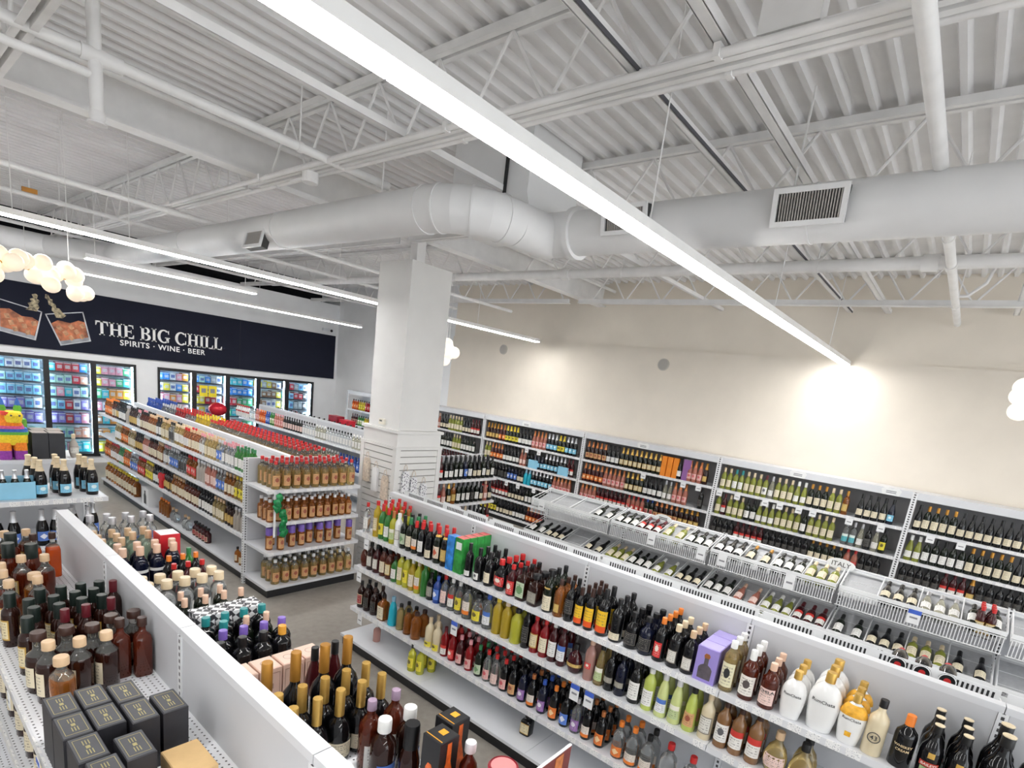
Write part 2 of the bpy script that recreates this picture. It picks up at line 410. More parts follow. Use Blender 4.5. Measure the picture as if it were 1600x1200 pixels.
obj('branch_line', B().tube((0, 0, -.15), (2.07, 0, -.10), .024, 10), STEEL, t, 'auto')
obj('escutcheon', B().tube((2.07, 0, -.345), (2.07, 0, -.335), .05, 12), STEEL, t, 'auto')
pipe('conduit_run', 'white conduit running under the girder toward the duct', [(-1, 5.35, 4.52), (8.8, 5.35, 4.52)], .024)
pipe('sprinkler_branch', 'white sprinkler pipe above the rear gondola aisle', [(-1, 7.6, 4.14), (8.7, 7.6, 4.14)], .028, [(1.6, 7.6, 4.14), (4.6, 7.6, 4.14)], coup=[(2.6, 7.6, 4.14)])
pipe('sprinkler_branch', 'white sprinkler pipe near the sign wall above the globes', [(-1, 9.2, 4.17), (8.7, 9.2, 4.17)], .028, [(1.9, 9.2, 4.17)], coup=[(2.6, 9.2, 4.17)])
pipe('sprinkler_branch', 'white sprinkler pipe close to the dark sign panel', [(-1, 11.8, 4.15), (8.7, 11.8, 4.15)], .028, [(5.4, 11.8, 4.15)])
# conduits and strut channels
for k, (x, lb) in enumerate(((2.522, 'thin white conduit clipped along the duct side of the joist'), (2.678, 'thin white conduit clipped along the far side of the joist'))):
    t = thing('conduit', lb, 'conduit', (x, -1, 4.188), group='conduits clipped to the joist')
    obj('tube', B().tube((0, 0, 0), (0, 13.5, 0), .018, 10), STEEL, t, 'auto')
    for y in (2.2, 3.9, 6.3, 8.4): obj('clip', B().box(-.024, .024, y, y + .03, -.02, .035), STEEL, t)
for yy, lb, ww in ((1.66, 'slotted white strut channel crossing under the deck', .045), (1.22, 'wide white bridging channel crossing under the deck', .06), (3.42, 'white bridging angle beside the duct drop', .04), (-.05, 'white bridging channel at the upper corner', .05)):
    t = thing('strut_channel', lb, 'channel', (-1, yy, 4.24))
    obj('channel_face', B().box(0, 9.85, -ww / 2, ww / 2, 0, .012), STEEL, t)
    for s in (-1, 1): obj('channel_side', B().box(0, 9.85, s * ww / 2 - .004, s * ww / 2 + .004, 0, .045), STEEL, t)
    if ww < .05 and yy < 3: obj('channel_slot', B().box(0, 9.85, -.0285, -.0245, -.001, .02), mat('slot_grey', (.08, .08, .09), .7, vary=.1), t)
t = thing('junction_box', 'white junction box standing on the joist bottom chord', 'junction box', (2.6, .95, 4.24))
obj('box', B().box(-.05, .05, -.11, .11, 0, .2), STEEL, t); obj('cover', B().box(-.056, -.05, -.12, .12, -.01, .21), STEEL, t)
obj('knockout', B().tube((-.058, -.09, .17), (-.055, -.09, .17), .012, 8), DARKGAP, t)
t = thing('junction_box', 'white round junction box under the joist conduits', 'junction box', (2.6, 4.62, 4.10))
obj('can', B().lathe([(0, 0), (.06, 0), (.065, .02), (.065, .08), (0, .08)], 14), STEEL, t); obj('nipple', B().tube((0, .06, .05), (0, .3, .05), .015, 8), STEEL, t)
t = thing('alarm_device', 'small amber device hung from the pipe near the sign', 'alarm', (1.62, 9.2, 4.22))
obj('body', B().box(-.07, .07, -.025, .025, -.025, .025), mat('amber_plastic', (.50, .22, .03), .4, vary=.3), t); obj('stem', B().tube((0, 0, .03), (0, 0, .12), .01, 6), STEEL, t)

# round duct: left run, elbow, drop box, right run
DR = .168
t = thing('air_duct', 'fat white round air duct with elbow and side grilles', 'duct', (3.0, 3.57, 3.93))
def run(y0, y1, x, z, name='duct_section'):
    obj(name, B().tube((x, y0, z), (x, y1, z), DR, 32), DUCT, t, 'auto')
run(0, 2.2, 0, 0); run(2.2, 4.6, 0, 0); run(4.6, 7.6, 0, 0)
for y in (.02, 2.2, 4.6): obj('seam_band', B().tube((0, y - .012, 0), (0, y + .012, 0), DR + .006, 32), DUCT, t, 'auto')
prev = None; RB = .45
for i in range(6):
    a0, a1 = math.pi / 2 * i / 6, math.pi / 2 * (i + 1) / 6
    p = (RB - RB * math.cos(a0), -RB * math.sin(a0), 0); q = (RB - RB * math.cos(a1), -RB * math.sin(a1), 0)
    # gore: ring at each end square to the bend
    n = 32; g = B()
    for a in (a0, a1):
        c = Vector((RB - RB * math.cos(a), -RB * math.sin(a), 0)); rad = Vector((-math.cos(a), -math.sin(a), 0))
        for j in range(n):
            th = 2 * math.pi * j / n; g.v.append(tuple(c + rad * math.cos(th) * DR + Vector((0, 0, 1)) * math.sin(th) * DR))
    for j in range(n): g.face((j, (j + 1) % n, n + (j + 1) % n, n + j))
    obj('elbow_gore', g, DUCT, t, 'auto')
    if i % 2 == 0:
        c = Vector(q); d = Vector((math.sin(a1), -math.cos(a1), 0)) * .008
        obj('seam_band', B().tube(c - d, c + d, DR + .007, 32), DUCT, t, 'auto')
obj('duct_section', B().tube((.45, -.45, 0), (.95, -.45, .02), DR, 32), DUCT, t, 'auto')
run(-.62, -9, .95, .04)
obj('end_saddle', B().tube((.95, -.75, .04), (.95, -.70, .04), DR + .03, 32).tube((.95, -.70, .04), (.95, -.3, .04), DR + .004, 32), DUCT, t, 'auto')
for y in (-2.5, -4.4): obj('seam_band', B().tube((.95, y - .008, .04), (.95, y + .008, .04), DR + .005, 32), DUCT, t, 'auto')
b = B().box(.62, 1.3, -.42, .46, .28, .9); b.prism([(.74, .05), (1.16, .05), (1.3, .28), (.62, .28)], 'y', -.42, .40)
obj('roof_drop', b, DUCT, t)
obj('strap', B().box(.60, .612, -.2, -.17, .1, .76), DARKGAP, t)
def grille(x, y0, y1, z0, z1, tilt):
    """louvred side register: frame, dark throat, upright louvres"""
    f = obj('grille', B().box(-.03, -.012, 0, y1 - y0, 0, .03).box(-.03, -.012, 0, y1 - y0, z1 - z0 - .03, z1 - z0).box(-.03, -.012, 0, .03, .03, z1 - z0 - .03).box(-.03, -.012, y1 - y0 - .03, y1 - y0, .03, z1 - z0 - .03), DUCT, t)
    f.location = (x, y0, z0); f.rotation_euler = (0, tilt, 0)
    obj('throat', B().box(-.012, .06, .01, y1 - y0 - .01, .01, z1 - z0 - .01), mat('grille_throat', (.05, .05, .05), .7, vary=.1), f)
    n = int((y1 - y0 - .06) / .0155)
    lv = B().box(-.026, -.008, 0, .006, .03, z1 - z0 - .03).mesh('louver', [mat('louver_grey', (.45, .43, .41), .5, vary=.05)])
    for i in range(n): link('louver', lv, f, (0, .034 + i * .0155, 0))
grille(.95 - DR - .01, -2.72, -2.31, -.08, .13, math.radians(-12))
grille(.95 - DR - .01, -1.46, -1.09, -.05, .15, math.radians(-12))
grille(-DR - .015, 2.3, 2.68, -.20, -.01, math.radians(14))
for x, y, z in ((.95, -2.36, .2), (0, .55, .16), (0, 3.4, .16)):
    obj('hanger_rod', B().tube((x - .05, y, z), (x - .05, y, .75), .007, 6), STEEL, t)
# second, flatter duct far along the sign wall
t = thing('air_duct', 'white branch duct turning away above the rear light strips', 'duct', (3.0, 11.17, 3.93))
obj('duct_section', B().tube((0, 0, 0), (-.6, 1.3, .05), DR, 24), DUCT, t, 'auto')
obj('duct_section', B().tube((-.6, 1.3, .05), (-3.6, 1.6, .05), DR, 24), DUCT, t, 'auto')
obj('seam_band', B().ball((-.6, 1.3, .05), DR + .004, 24, 12), DUCT, t, True)

# linear LED lights
def light(label, x0, x1, y, z=3.56, cable=()):
    t = thing('linear_light', label, 'light', (x0, y, z), 'linear ceiling lights')
    L = x1 - x0
    obj('housing', B().box(0, L, -.055, .055, .014, .055).box(0, L, -.055, -.05, .004, .014).box(0, L, .05, .055, .004, .014), mat('light_housing', (.85, .85, .84), .35, vary=.02), t)
    n = max(1, round(L / 2.44))
    for i in range(n):
        obj('diffuser', B().box(L * i / n + .004, L * (i + 1) / n - .004, -.05, .05, -.008, .014), LEDM, t)
    for s in (0, L): obj('end_cap', B().box(s - .012, s, -.056, .056, -.004, .056) if s == 0 else B().box(s, s + .012, -.056, .056, -.004, .056), MATS['light_housing'], t)
    for cx in cable: obj('cable', B().tube((cx - x0, 0, .055), (cx - x0, 0, ZD - z - .006), .004, 5), STEEL, t)
light('long bright light strip crossing the middle of the ceiling', -4, 8.84, 1.56, cable=(.4, 2.8, 5.2, 7.6))
light('light strip passing behind the pillar above the wine wall', -4, 8.45, 6.65, cable=(1.05, 1.9, 4.2, 6.8))
light('short light strip between the duct and the sign', 2.05, 4.15, 8.83, cable=(2.15, 4.0))
light('light strip running along the dark sign panel', -4, 7.75, 11.3, cable=(1.9, 3.6, 5.4, 7.2))
light('light strip over the aisle behind the viewer', -4, 8.72, -3.5)

# globe chandeliers
GLOBE = mat('opal_globe', (1, .93, .82), .3, emit=.28, ecol=(1, .76, .48))
GLOBE2 = mat('opal_globe_cool', (1, .96, .9), .3, emit=.4, ecol=(1, .90, .75))
BRASS = mat('brass', (.55, .33, .10), .3, 1.0, vary=.05)
def chandelier(label, c, offs, r, gm):
    t = thing('globe_chandelier', label, 'chandelier', c)
    gme = B().ball((0, 0, 0), r, 16, 12).mesh('globe', [gm], True)
    mx = [min(o[0] for o in offs), max(o[0] for o in offs), min(o[1] for o in offs), max(o[1] for o in offs)]
    obj('stem_bar', B().tube((mx[0], mx[2], .02), (mx[1], mx[3], .02), .012, 8), BRASS, t)
    for o in offs:
        link('globe', gme, t, o)
    for f in (.15, .85):
        x = mx[0] + (mx[1] - mx[0]) * f; y = mx[2] + (mx[3] - mx[2]) * f
        obj('suspension', B().tube((x, y, .02), (x, y, ZD - c[2]), .003, 5), STEEL, t)
rg = random.Random(3)
offs = []
for i in range(26):
    f = (i + .5) / 26 * 1.12 - .60; offs.append((f * .76 + rg.uniform(-.08, .08), f * .95 + rg.uniform(-.08, .08), rg.uniform(-.10, .10)))
chandelier('long cluster of warm glowing glass globes before the sign', (1.16, 6.2, 3.1), offs, .066, GLOBE)
chandelier('cluster of glowing globes hanging before the cream wall', (5.78, -.24, 3.1), [(rg.uniform(-.12, .12), rg.uniform(-.13, .13), rg.uniform(-.10, .10)) for _ in range(13)], .07, GLOBE2)
chandelier('cluster of glowing globes half hidden behind the pillar', (5.70, 6.17, 3.085), [(rg.uniform(-.12, .12), rg.uniform(-.14, .12), rg.uniform(-.16, .14)) for _ in range(11)], .085, GLOBE2)
# wall speakers and camera
for y, z, lb in ((4.246, 3.37, 'round grey wall speaker in the middle of the cream wall'), (7.86, 3.41, 'round grey wall speaker near the pillar')):
    t = thing('wall_speaker', lb, 'speaker', (XW, y, z), 'round wall speakers')
    obj('rim', B().tube((-.02, 0, 0), (0, 0, 0), .10, 24), mat('speaker_grey', (.52, .50, .46), .6, vary=.03), t, 'auto')
    obj('grill_cloth', B().tube((-.026, 0, 0), (-.02, 0, 0), .085, 24), mat('speaker_cloth', (.44, .42, .39), .8, vary=.1, scale=120), t, 'auto')
t = thing('security_camera', 'small white dome camera above the sign corner', 'camera', (8.6, 13.98, 3.50))
obj('mount', B().box(-.2, .1, -.06, .02, 0, .07), WHITE, t); obj('lens', B().ball((.03, -.08, .02), .035, 10, 8), BLACK, t, True)

# ================================================================== sign
NAVY = mat('sign_panel', (.011, .013, .026), .75, vary=.06, scale=2, spec=.2)
t = thing('shop_sign', 'long charcoal sign panel with white lettering over the coolers', 'sign', (0, YW, 2.25))
obj('panel', B().box(-5, 8.80, -.05, 0, 0, 1.155), NAVY, t)
for x in (-1.1, 1.34, 6.22): obj('panel_joint', B().box(x, x + .004, -.0515, -.05, 0, 1.155), BLACK, t)
LET = mat('sign_white', (.86, .86, .85), .5, vary=.02)
def ring(cx, cz, ro, rz, ri, riz, a0, a1, n=18):
    pts = [(cx + ro * math.cos(a), cz + rz * math.sin(a)) for a in [a0 + (a1 - a0) * i / n for i in range(n + 1)]]
    pts2 = [(cx + ri * math.cos(a), cz + riz * math.sin(a)) for a in [a1 + (a0 - a1) * i / n for i in range(n + 1)]]
    return pts, pts2
def letter(ch):
    """serif capitals drawn on a cap height of 1; returns polygons and advance"""
    R = lambda x0, z0, x1, z1: [(x0, z0), (x1, z0), (x1, z1), (x0, z1)]
    W = .2
    def stem(x): return [R(x, 0, x + W, 1), [(x - .09, 0), (x + W + .09, 0), (x + W + .09, .05), (x + W, .1), (x, .1), (x - .09, .05)], [(x - .09, 1), (x - .09, .95), (x, .9), (x + W, .9), (x + W + .09, .95), (x + W + .09, 1)]]
    def arcs(cx, cz, ro, rz, ri, riz, a0, a1):
        n = 16; out = []
        for i in range(n):
            b0, b1 = a0 + (a1 - a0) * i / n, a0 + (a1 - a0) * (i + 1) / n
            out.append([(cx + ro * math.cos(b0), cz + rz * math.sin(b0)), (cx + ro * math.cos(b1), cz + rz * math.sin(b1)), (cx + ri * math.cos(b1), cz + riz * math.sin(b1)), (cx + ri * math.cos(b0), cz + riz * math.sin(b0))])
        return out
    pi = math.pi
    if ch == 'T': return stem(.33)[:2] + [R(0, .9, .86, 1), [(0, 1), (0, .68), (.05, .68), (.13, .9)], [(.86, 1), (.73, .9), (.81, .68), (.86, .68)]], .92
    if ch == 'H': return stem(.09) + stem(.63) + [R(.29, .46, .63, .54)], 1.0
    if ch == 'E': return stem(.09) + [R(.29, .91, .72, 1), R(.29, 0, .76, .09), R(.29, .47, .58, .55), [(.72, 1), (.6, .91), (.68, .74), (.72, .74)], [(.76, 0), (.76, .28), (.71, .28), (.62, .09)], R(.54, .38, .58, .64)], .85
    if ch == 'B': return stem(.09) + arcs(.42, .755, .30, .245, .11, .175, -pi / 2, pi / 2) + arcs(.42, .265, .37, .265, .15, .185, -pi / 2, pi / 2) + [R(.29, .93, .42, 1), R(.29, .50, .42, .58), R(.29, 0, .42, .08)], .86
    if ch == 'I': return stem(.09), .45
    if ch in 'GC':
        p = arcs(.5, .5, .5, .52, .27, .42, pi * .28, pi * 1.74)
        if ch == 'G': p += [R(.68, .05, .88, .42), R(.58, .37, .96, .44)]
        else: p += [[(.80, .10), (.90, .06), (.90, .34), (.85, .34)]]
        p += [[(.78, .88), (.86, .68), (.90, .68), (.90, 1.0)]]
        return p, 1.02
    if ch == 'L': return stem(.09) + [R(.29, 0, .74, .09), [(.74, 0), (.74, .30), (.69, .30), (.6, .09)]], .80
    return [], .36
def word(txt, x, z, h, width):
    adv = []
    for ch in txt: adv.append(letter(ch)[1])
    s = width / sum(adv) ; hx = s
    for ch, a in zip(txt, adv):
        polys = letter(ch)[0]
        if polys:
            b = B()
            for p in polys: b.prism([(q[0] * hx, q[1] * h) for q in p], 'y', -.054, -.05)
            obj('letter', b, LET, t, loc=(x, 0, z))
        x += a * s
word('THE BIG CHILL', 3.36, .39, .275, 2.46)
# printed pair of tumblers clinking
AMB = mat('printed_whisky', (.42, .13, .05), .5, vary=.65, scale=9)
GLS = mat('printed_glass', (.30, .31, .34), .4, vary=.35, scale=6)
RIMM = mat('printed_rim', (.52, .53, .56), .4, vary=.2, scale=9)
SPL = mat('printed_splash', (.34, .28, .17), .5, vary=.8, scale=26)
def pic(name, pts, m, d): obj(name, B().prism([(p[0], p[1] - 2.25) for p in pts], 'y', -.05 - d, -.05), m, t)
for gl, nm in (([(2.575, 2.90), (3.17, 3.04), (3.28, 2.49), (2.79, 2.34)], 'right'), ([(1.93, 3.06), (2.54, 2.93), (2.42, 2.385), (1.90, 2.49)], 'left')):
    a, b_, c_, d_ = [Vector((p[0], 0, p[1])) for p in gl]
    P = lambda u, v: tuple((a.lerp(b_, u)).lerp(d_.lerp(c_, u), v).xz)
    pic('glass_base', [P(0, .86), P(1, .86), P(1, 1), P(0, 1)], GLS, .0015)
    pic('drink', [P(.04, .30), P(.25, .22), P(.55, .34), P(.8, .28), P(.96, .35), P(.94, .86), P(.05, .86)], AMB, .0022)
    pic('glass_edge', [P(0, 0), P(.03, 0), P(.05, 1), P(0, 1)], RIMM, .003)
    pic('glass_edge', [P(.97, 0), P(1, 0), P(1, 1), P(.95, 1)], RIMM, .003)
    pic('glass_rim', [P(0, 0), P(1, 0), P(1, .03), P(0, .03)], RIMM, .003)
    pic('glass_foot', [P(0, .97), P(1, .97), P(1, 1), P(0, 1)], RIMM, .0035)
    for k in range(7):
        u, v = .12 + .11 * k, .42 + .17 * (k % 3); pic('ice_glint', [P(u, v), P(u + .12, v - .05), P(u + .17, v + .09), P(u + .05, v + .14)], mat('printed_ice', (.50, .25, .12), .4, vary=.5, scale=15), .0032)
for pts in ([(2.30, 2.93), (2.36, 3.00), (2.335, 3.05), (2.39, 3.08), (2.37, 3.13), (2.42, 3.16), (2.40, 3.215), (2.455, 3.24), (2.49, 3.215), (2.47, 3.15), (2.51, 3.12), (2.48, 3.06), (2.50, 3.0), (2.46, 2.92)],
            [(2.60, 3.26), (2.645, 3.25), (2.665, 3.19), (2.70, 3.18), (2.70, 3.12), (2.745, 3.10), (2.75, 3.04), (2.80, 3.03), (2.85, 2.96), (2.90, 2.92), (2.84, 2.86), (2.74, 2.86), (2.71, 2.95), (2.68, 2.98), (2.69, 3.05), (2.64, 3.08), (2.63, 3.16), (2.59, 3.19)]):
    pic('splash', pts, SPL, .004)
def text(s, size, loc, parent, m, rot=(math.pi / 2, 0, 0), ext=.001, name='lettering', sp=1.0, off=0.0):
    c = bpy.data.curves.new(name, 'FONT'); c.body = s; c.size = size; c.extrude = ext; c.align_x = 'CENTER'; c.space_character = sp; c.offset = off; c.resolution_u = 4
    to = bpy.data.objects.new('tmp', c); C.objects.link(to); bpy.context.view_layer.update()
    me = bpy.data.meshes.new_from_object(to.evaluated_get(bpy.context.evaluated_depsgraph_get())); me.name = name
    C.objects.unlink(to); bpy.data.objects.remove(to); me.materials.clear(); me.materials.append(m)
    o = link(name, me, parent, loc); o.rotation_euler = rot
    return o
text('SPIRITS \u00b7 WINE \u00b7 BEER', .155, (4.60, -.051, .235), t, LET, sp=1.12, off=.003)

# ================================================================== coolers
FROST = mat('cooler_inner', (.80, .86, .90), .5, vary=.02)
COOL = mat('cooler_tube', (.85, .95, 1), .4, emit=24, ecol=(.76, .91, 1.0))
CDOORS = []
def cooler(x0, x1, n, label, dlabel):
    t = thing('cooler_case', label, 'cooler', (x0, YW + .12, CZ0))
    w = x1 - x0; h = CZ1 - CZ0; d = .66
    obj('back_panel', B().box(0, w, d, d + .03, 0, h), FROST, t); obj('floor_panel', B().box(0, w, 0, d, -.03, 0), FROST, t)
    obj('roof_panel', B().box(0, w, 0, d, h, h + .03), FROST, t)
    for s in (-.03, w): obj('side_panel', B().box(s, s + .03, 0, d, 0, h), FROST, t)
    dw = w / n
    for k in range(n + 1):
        x = min(max(k * dw, .03), w - .03)
        obj('light_tube', B().box(x - .018, x + .018, .015, .035, .06, h - .06), COOL, t)
    for k in range(n):
        dd = thing('cooler_door', dlabel[k], 'cooler door', (x0 + k * dw, YW, CZ0), 'black framed glass cooler doors')
        f = .045
        obj('frame_stile', B().box(0, f, -.03, .03, 0, h), BLACK, dd); obj('frame_stile', B().box(dw - f, dw, -.03, .03, 0, h), BLACK, dd)
        obj('frame_rail', B().box(f, dw - f, -.03, .03, 0, .06), BLACK, dd); obj('frame_rail', B().box(f, dw - f, -.03, .03, h - .06, h), BLACK, dd)
        obj('pane', B().box(f, dw - f, -.004, .004, .06, h - .06), PANE, dd)
        obj('handle', B().box(dw - f - .01, dw - f + .02, -.06, -.03, .75, 1.15), BLACK, dd)
        CDOORS.append((x0 + k * dw, dw))
    for z in SHZ:
        obj('wire_shelf', B().box(.02, w - .02, .06, d - .03, z - CZ0 - .012, z - CZ0), WIRE, t)
        obj('shelf_tag_strip', B().box(.02, w - .02, .045, .06, z - CZ0 - .03, z - CZ0 + .006), mat('dark_tag_strip', (.05, .055, .07), .5, vary=.4, scale=20), t)
SHZ = [.20, .50, .80, 1.08, 1.34, 1.60, 1.84]
cooler(R0, R1, 5, 'lit cooler bank with five doors right of the white gap', ['glass cooler door next to the white gap, of the five door bank', 'second glass door of the five door cooler bank', 'middle glass door of the five door cooler bank', 'fourth glass door of the five door cooler bank', 'glass cooler door at the corner end of the five door bank'])
cooler(L0, L1, 5, 'lit cooler bank under the printed tumblers', ['first glass door of the cooler bank outside the view', 'second glass door of the cooler bank outside the view', 'glass cooler door behind the rainbow pinata', 'glass cooler door behind the stacked black cartons', 'glass cooler door beside the white gap, under the lettering'])
# ================================================================== shelving
def shelf(root, x0, x1, y0, y1, z, edge, m=None, th=.028):
    """one shelf board with its price channel; edge = side the channel sits on ('-x','+x','-y')"""
    s = sbox('shelf', root, m or WHITE, x0, x1, y0, y1, z - th, z)
    if edge == '-x': sbox('price_channel', s, TICK, x0 - .008, x0, y0, y1, z - .036, z + .004)
    if edge == '+x': sbox('price_channel', s, TICK, x1, x1 + .008, y0, y1, z - .036, z + .004)
    if edge == '-y': sbox('price_channel', s, TICK, x0, x1, y0 - .008, y0, z - .036, z + .004)
    return s
def gondola(label, xc, y0, y1, left, right, bl, br, h=1.52, top=None):
    """double sided gondola run along y; left/right = [(z, depth)]"""
    t = thing('gondola_shelving', label, 'shelving', (xc, y0, 0))
    n = max(1, round((y1 - y0) / 1.2)); ds = (y1 - y0) / n
    for i in range(n):
        a, c = y0 + i * ds, y0 + (i + 1) * ds
        sbox('kick_plate', t, BLACK, xc - bl + .03, xc + br - .03, a, c, 0, .10)
        sbox('base_deck', t, WHITE, xc - bl, xc + br, a + .001, c - .001, .10, .125)
        sbox('back_panel', t, PANEL, xc - .03, xc + .03, a + .022, c - .022, .125, h - .035)
        sbox('top_rail', t, WHITE, xc - .032, xc + .032, a + .002, c - .002, h - .035, h)
        for z, d in left: shelf(t, xc - .03 - d, xc - .03, a + .002, c - .002, z, '-x', PERF if top else None)
        for z, d in right: shelf(t, xc + .03, xc + .03 + d, a + .002, c - .002, z, '+x', PERF if top else None)
    for i in range(n + 1):
        y = y0 + i * ds; y = min(max(y, y0 + .02), y1 - .02)
        sbox('upright', t, SLOT, xc - .035, xc + .035, y - .02, y + .02, 0, h - .036)
    return t
def endcap(label, x0, x1, yb, levels, base_d, h=1.52):
    """single sided unit facing -y that closes a gondola run"""
    t = thing('end_display', label, 'shelving', (x0, yb, 0))
    sbox('kick_plate', t, BLACK, x0 + .03, x1 - .03, yb - base_d + .03, yb, 0, .10)
    sbox('base_deck', t, WHITE, x0, x1, yb - base_d, yb, .10, .13)
    sbox('back_panel', t, PANEL, x0 + .04, x1 - .04, yb - .005, yb + .03, .13, h)
    for x in (x0, x1 - .04): sbox('upright', t, SLOT, x, x + .04, yb - .012, yb + .035, 0, h)
    for z, d in levels: shelf(t, x0 + .01, x1 - .01, yb - d, yb - .006, z, '-y')
    return t
gondola('near gondola run whose long top rail crosses the lower corner', .86, .25, 4.49, [(1.17, .48), (.80, .48), (.43, .48)], [(1.17, .48), (.80, .48), (.43, .48)], .52, .52, top=True)
gondola('middle gondola run of liqueurs ending before the pillar', 3.43, -1.6, 4.28, [(1.165, .36), (.814, .36), (.388, .37)], [], .50, .50)
gondola('long gondola run of spirits reaching toward the coolers', 3.45, 6.26, 11.9, [(1.31, .54), (.945, .54), (.565, .54)], [(1.31, .54), (.945, .54), (.565, .54)], .58, .58)
gondola('far gondola run of wines beyond the bottle pyramid', 6.30, 8.0, 13.0, [(1.21, .46), (.80, .46), (.42, .46)], [(1.21, .46)], .52, .52)
gondola('gondola run behind the rainbow pinata', .86, 6.40, 12.4, [(1.31, .46), (.94, .46)], [(1.31, .46), (.94, .46), (.565, .46)], .52, .52, h=1.465)
ECL = [(1.245, .52), (.87, .52), (.535, .55)]
endcap('end display full of golden bottles in front of the long gondola', 2.85, 4.06, 6.22, ECL, .58)
endcap('end display with blue label sparkling bottles under the pinata', .28, 1.42, 6.36, [(1.30, .70), (.87, .58), (.535, .6)], .60, h=1.49)
t = thing('top_board', 'white flat board carrying pinata and black cartons', 'board', (.28, 6.37, 1.505))
obj('board', B().box(0, 1.13, -.02, .50, -.012, 0), WHITE, t); obj('board_edge', B().box(0, 1.13, -.026, -.02, -.03, .004), WHITE, t)

# wine wall unit: five bays
POSTY = [12.6, 10.15, 7.705, 5.26, 2.815, .37, -2.075]
BAYN = ['corner bay', 'bay behind pillar', 'bay beside pillar', 'second bay from pillar', 'third bay from pillar', 'bay at picture edge']
WZ = [1.59, 1.20, .85, .48, .12]
XF = 8.40
for k in range(6):
    ya, yb = POSTY[k + 1], POSTY[k]
    if k == 1: yb = 10.15
    t = thing('wall_shelving', 'white wine shelving bay ' + ['by the far corner', 'hidden mostly behind the pillar', 'beside the pillar with sparkling wine', 'with orange and purple tall boxes', 'filled with green white wine bottles', 'of dark red wines at the picture edge'][k], 'shelving', (XF, ya, 0), 'wine shelving bays along the wall')
    obj('back_panel', B().box(.43, .47, .02, yb - ya - .02, 0, 2.0), GREYP if k else WHITE, t)
    obj('header', B().box(-.005, .03, .03, yb - ya - .03, 1.965, 2.055), WHITE, t); obj('canopy', B().box(.03, .49, .0, yb - ya, 2.03, 2.05), WHITE, t)
    sbox('upright', t, SLOT, XF - .012, XF + .028, ya - .03, ya + .03, 0, 2.05)
    if k in (0,): sbox('upright', t, SLOT, XF - .012, XF + .028, yb - .03, yb + .03, 0, 2.05)
    sbox('kick_plate', t, BLACK, XF + .02, XF + .44, ya, yb, 0, .085)
    for z in WZ: shelf(t, XF - .012, XF + .43, ya + .031, yb - .031, z, '-x')
# low rack square to the wall beside the pillar
t = thing('low_wine_rack', 'white wine rack standing against the side of the pillar', 'shelving', (5.02, 5.80, 0))
sbox('back_panel', t, PANEL, 5.04, 6.31, 5.80, 5.83, .1, 1.58); sbox('kick_plate', t, BLACK, 5.04, 6.31, 5.45, 5.80, 0, .09); sbox('base_deck', t, WHITE, 5.02, 6.33, 5.40, 5.80, .09, .115)
for x in (5.02, 6.29): sbox('upright', t, SLOT, x, x + .04, 5.775, 5.84, 0, 1.60)
for z in (1.30, .942, .56): shelf(t, 5.03, 6.32, 5.42, 5.775, z, '-y')

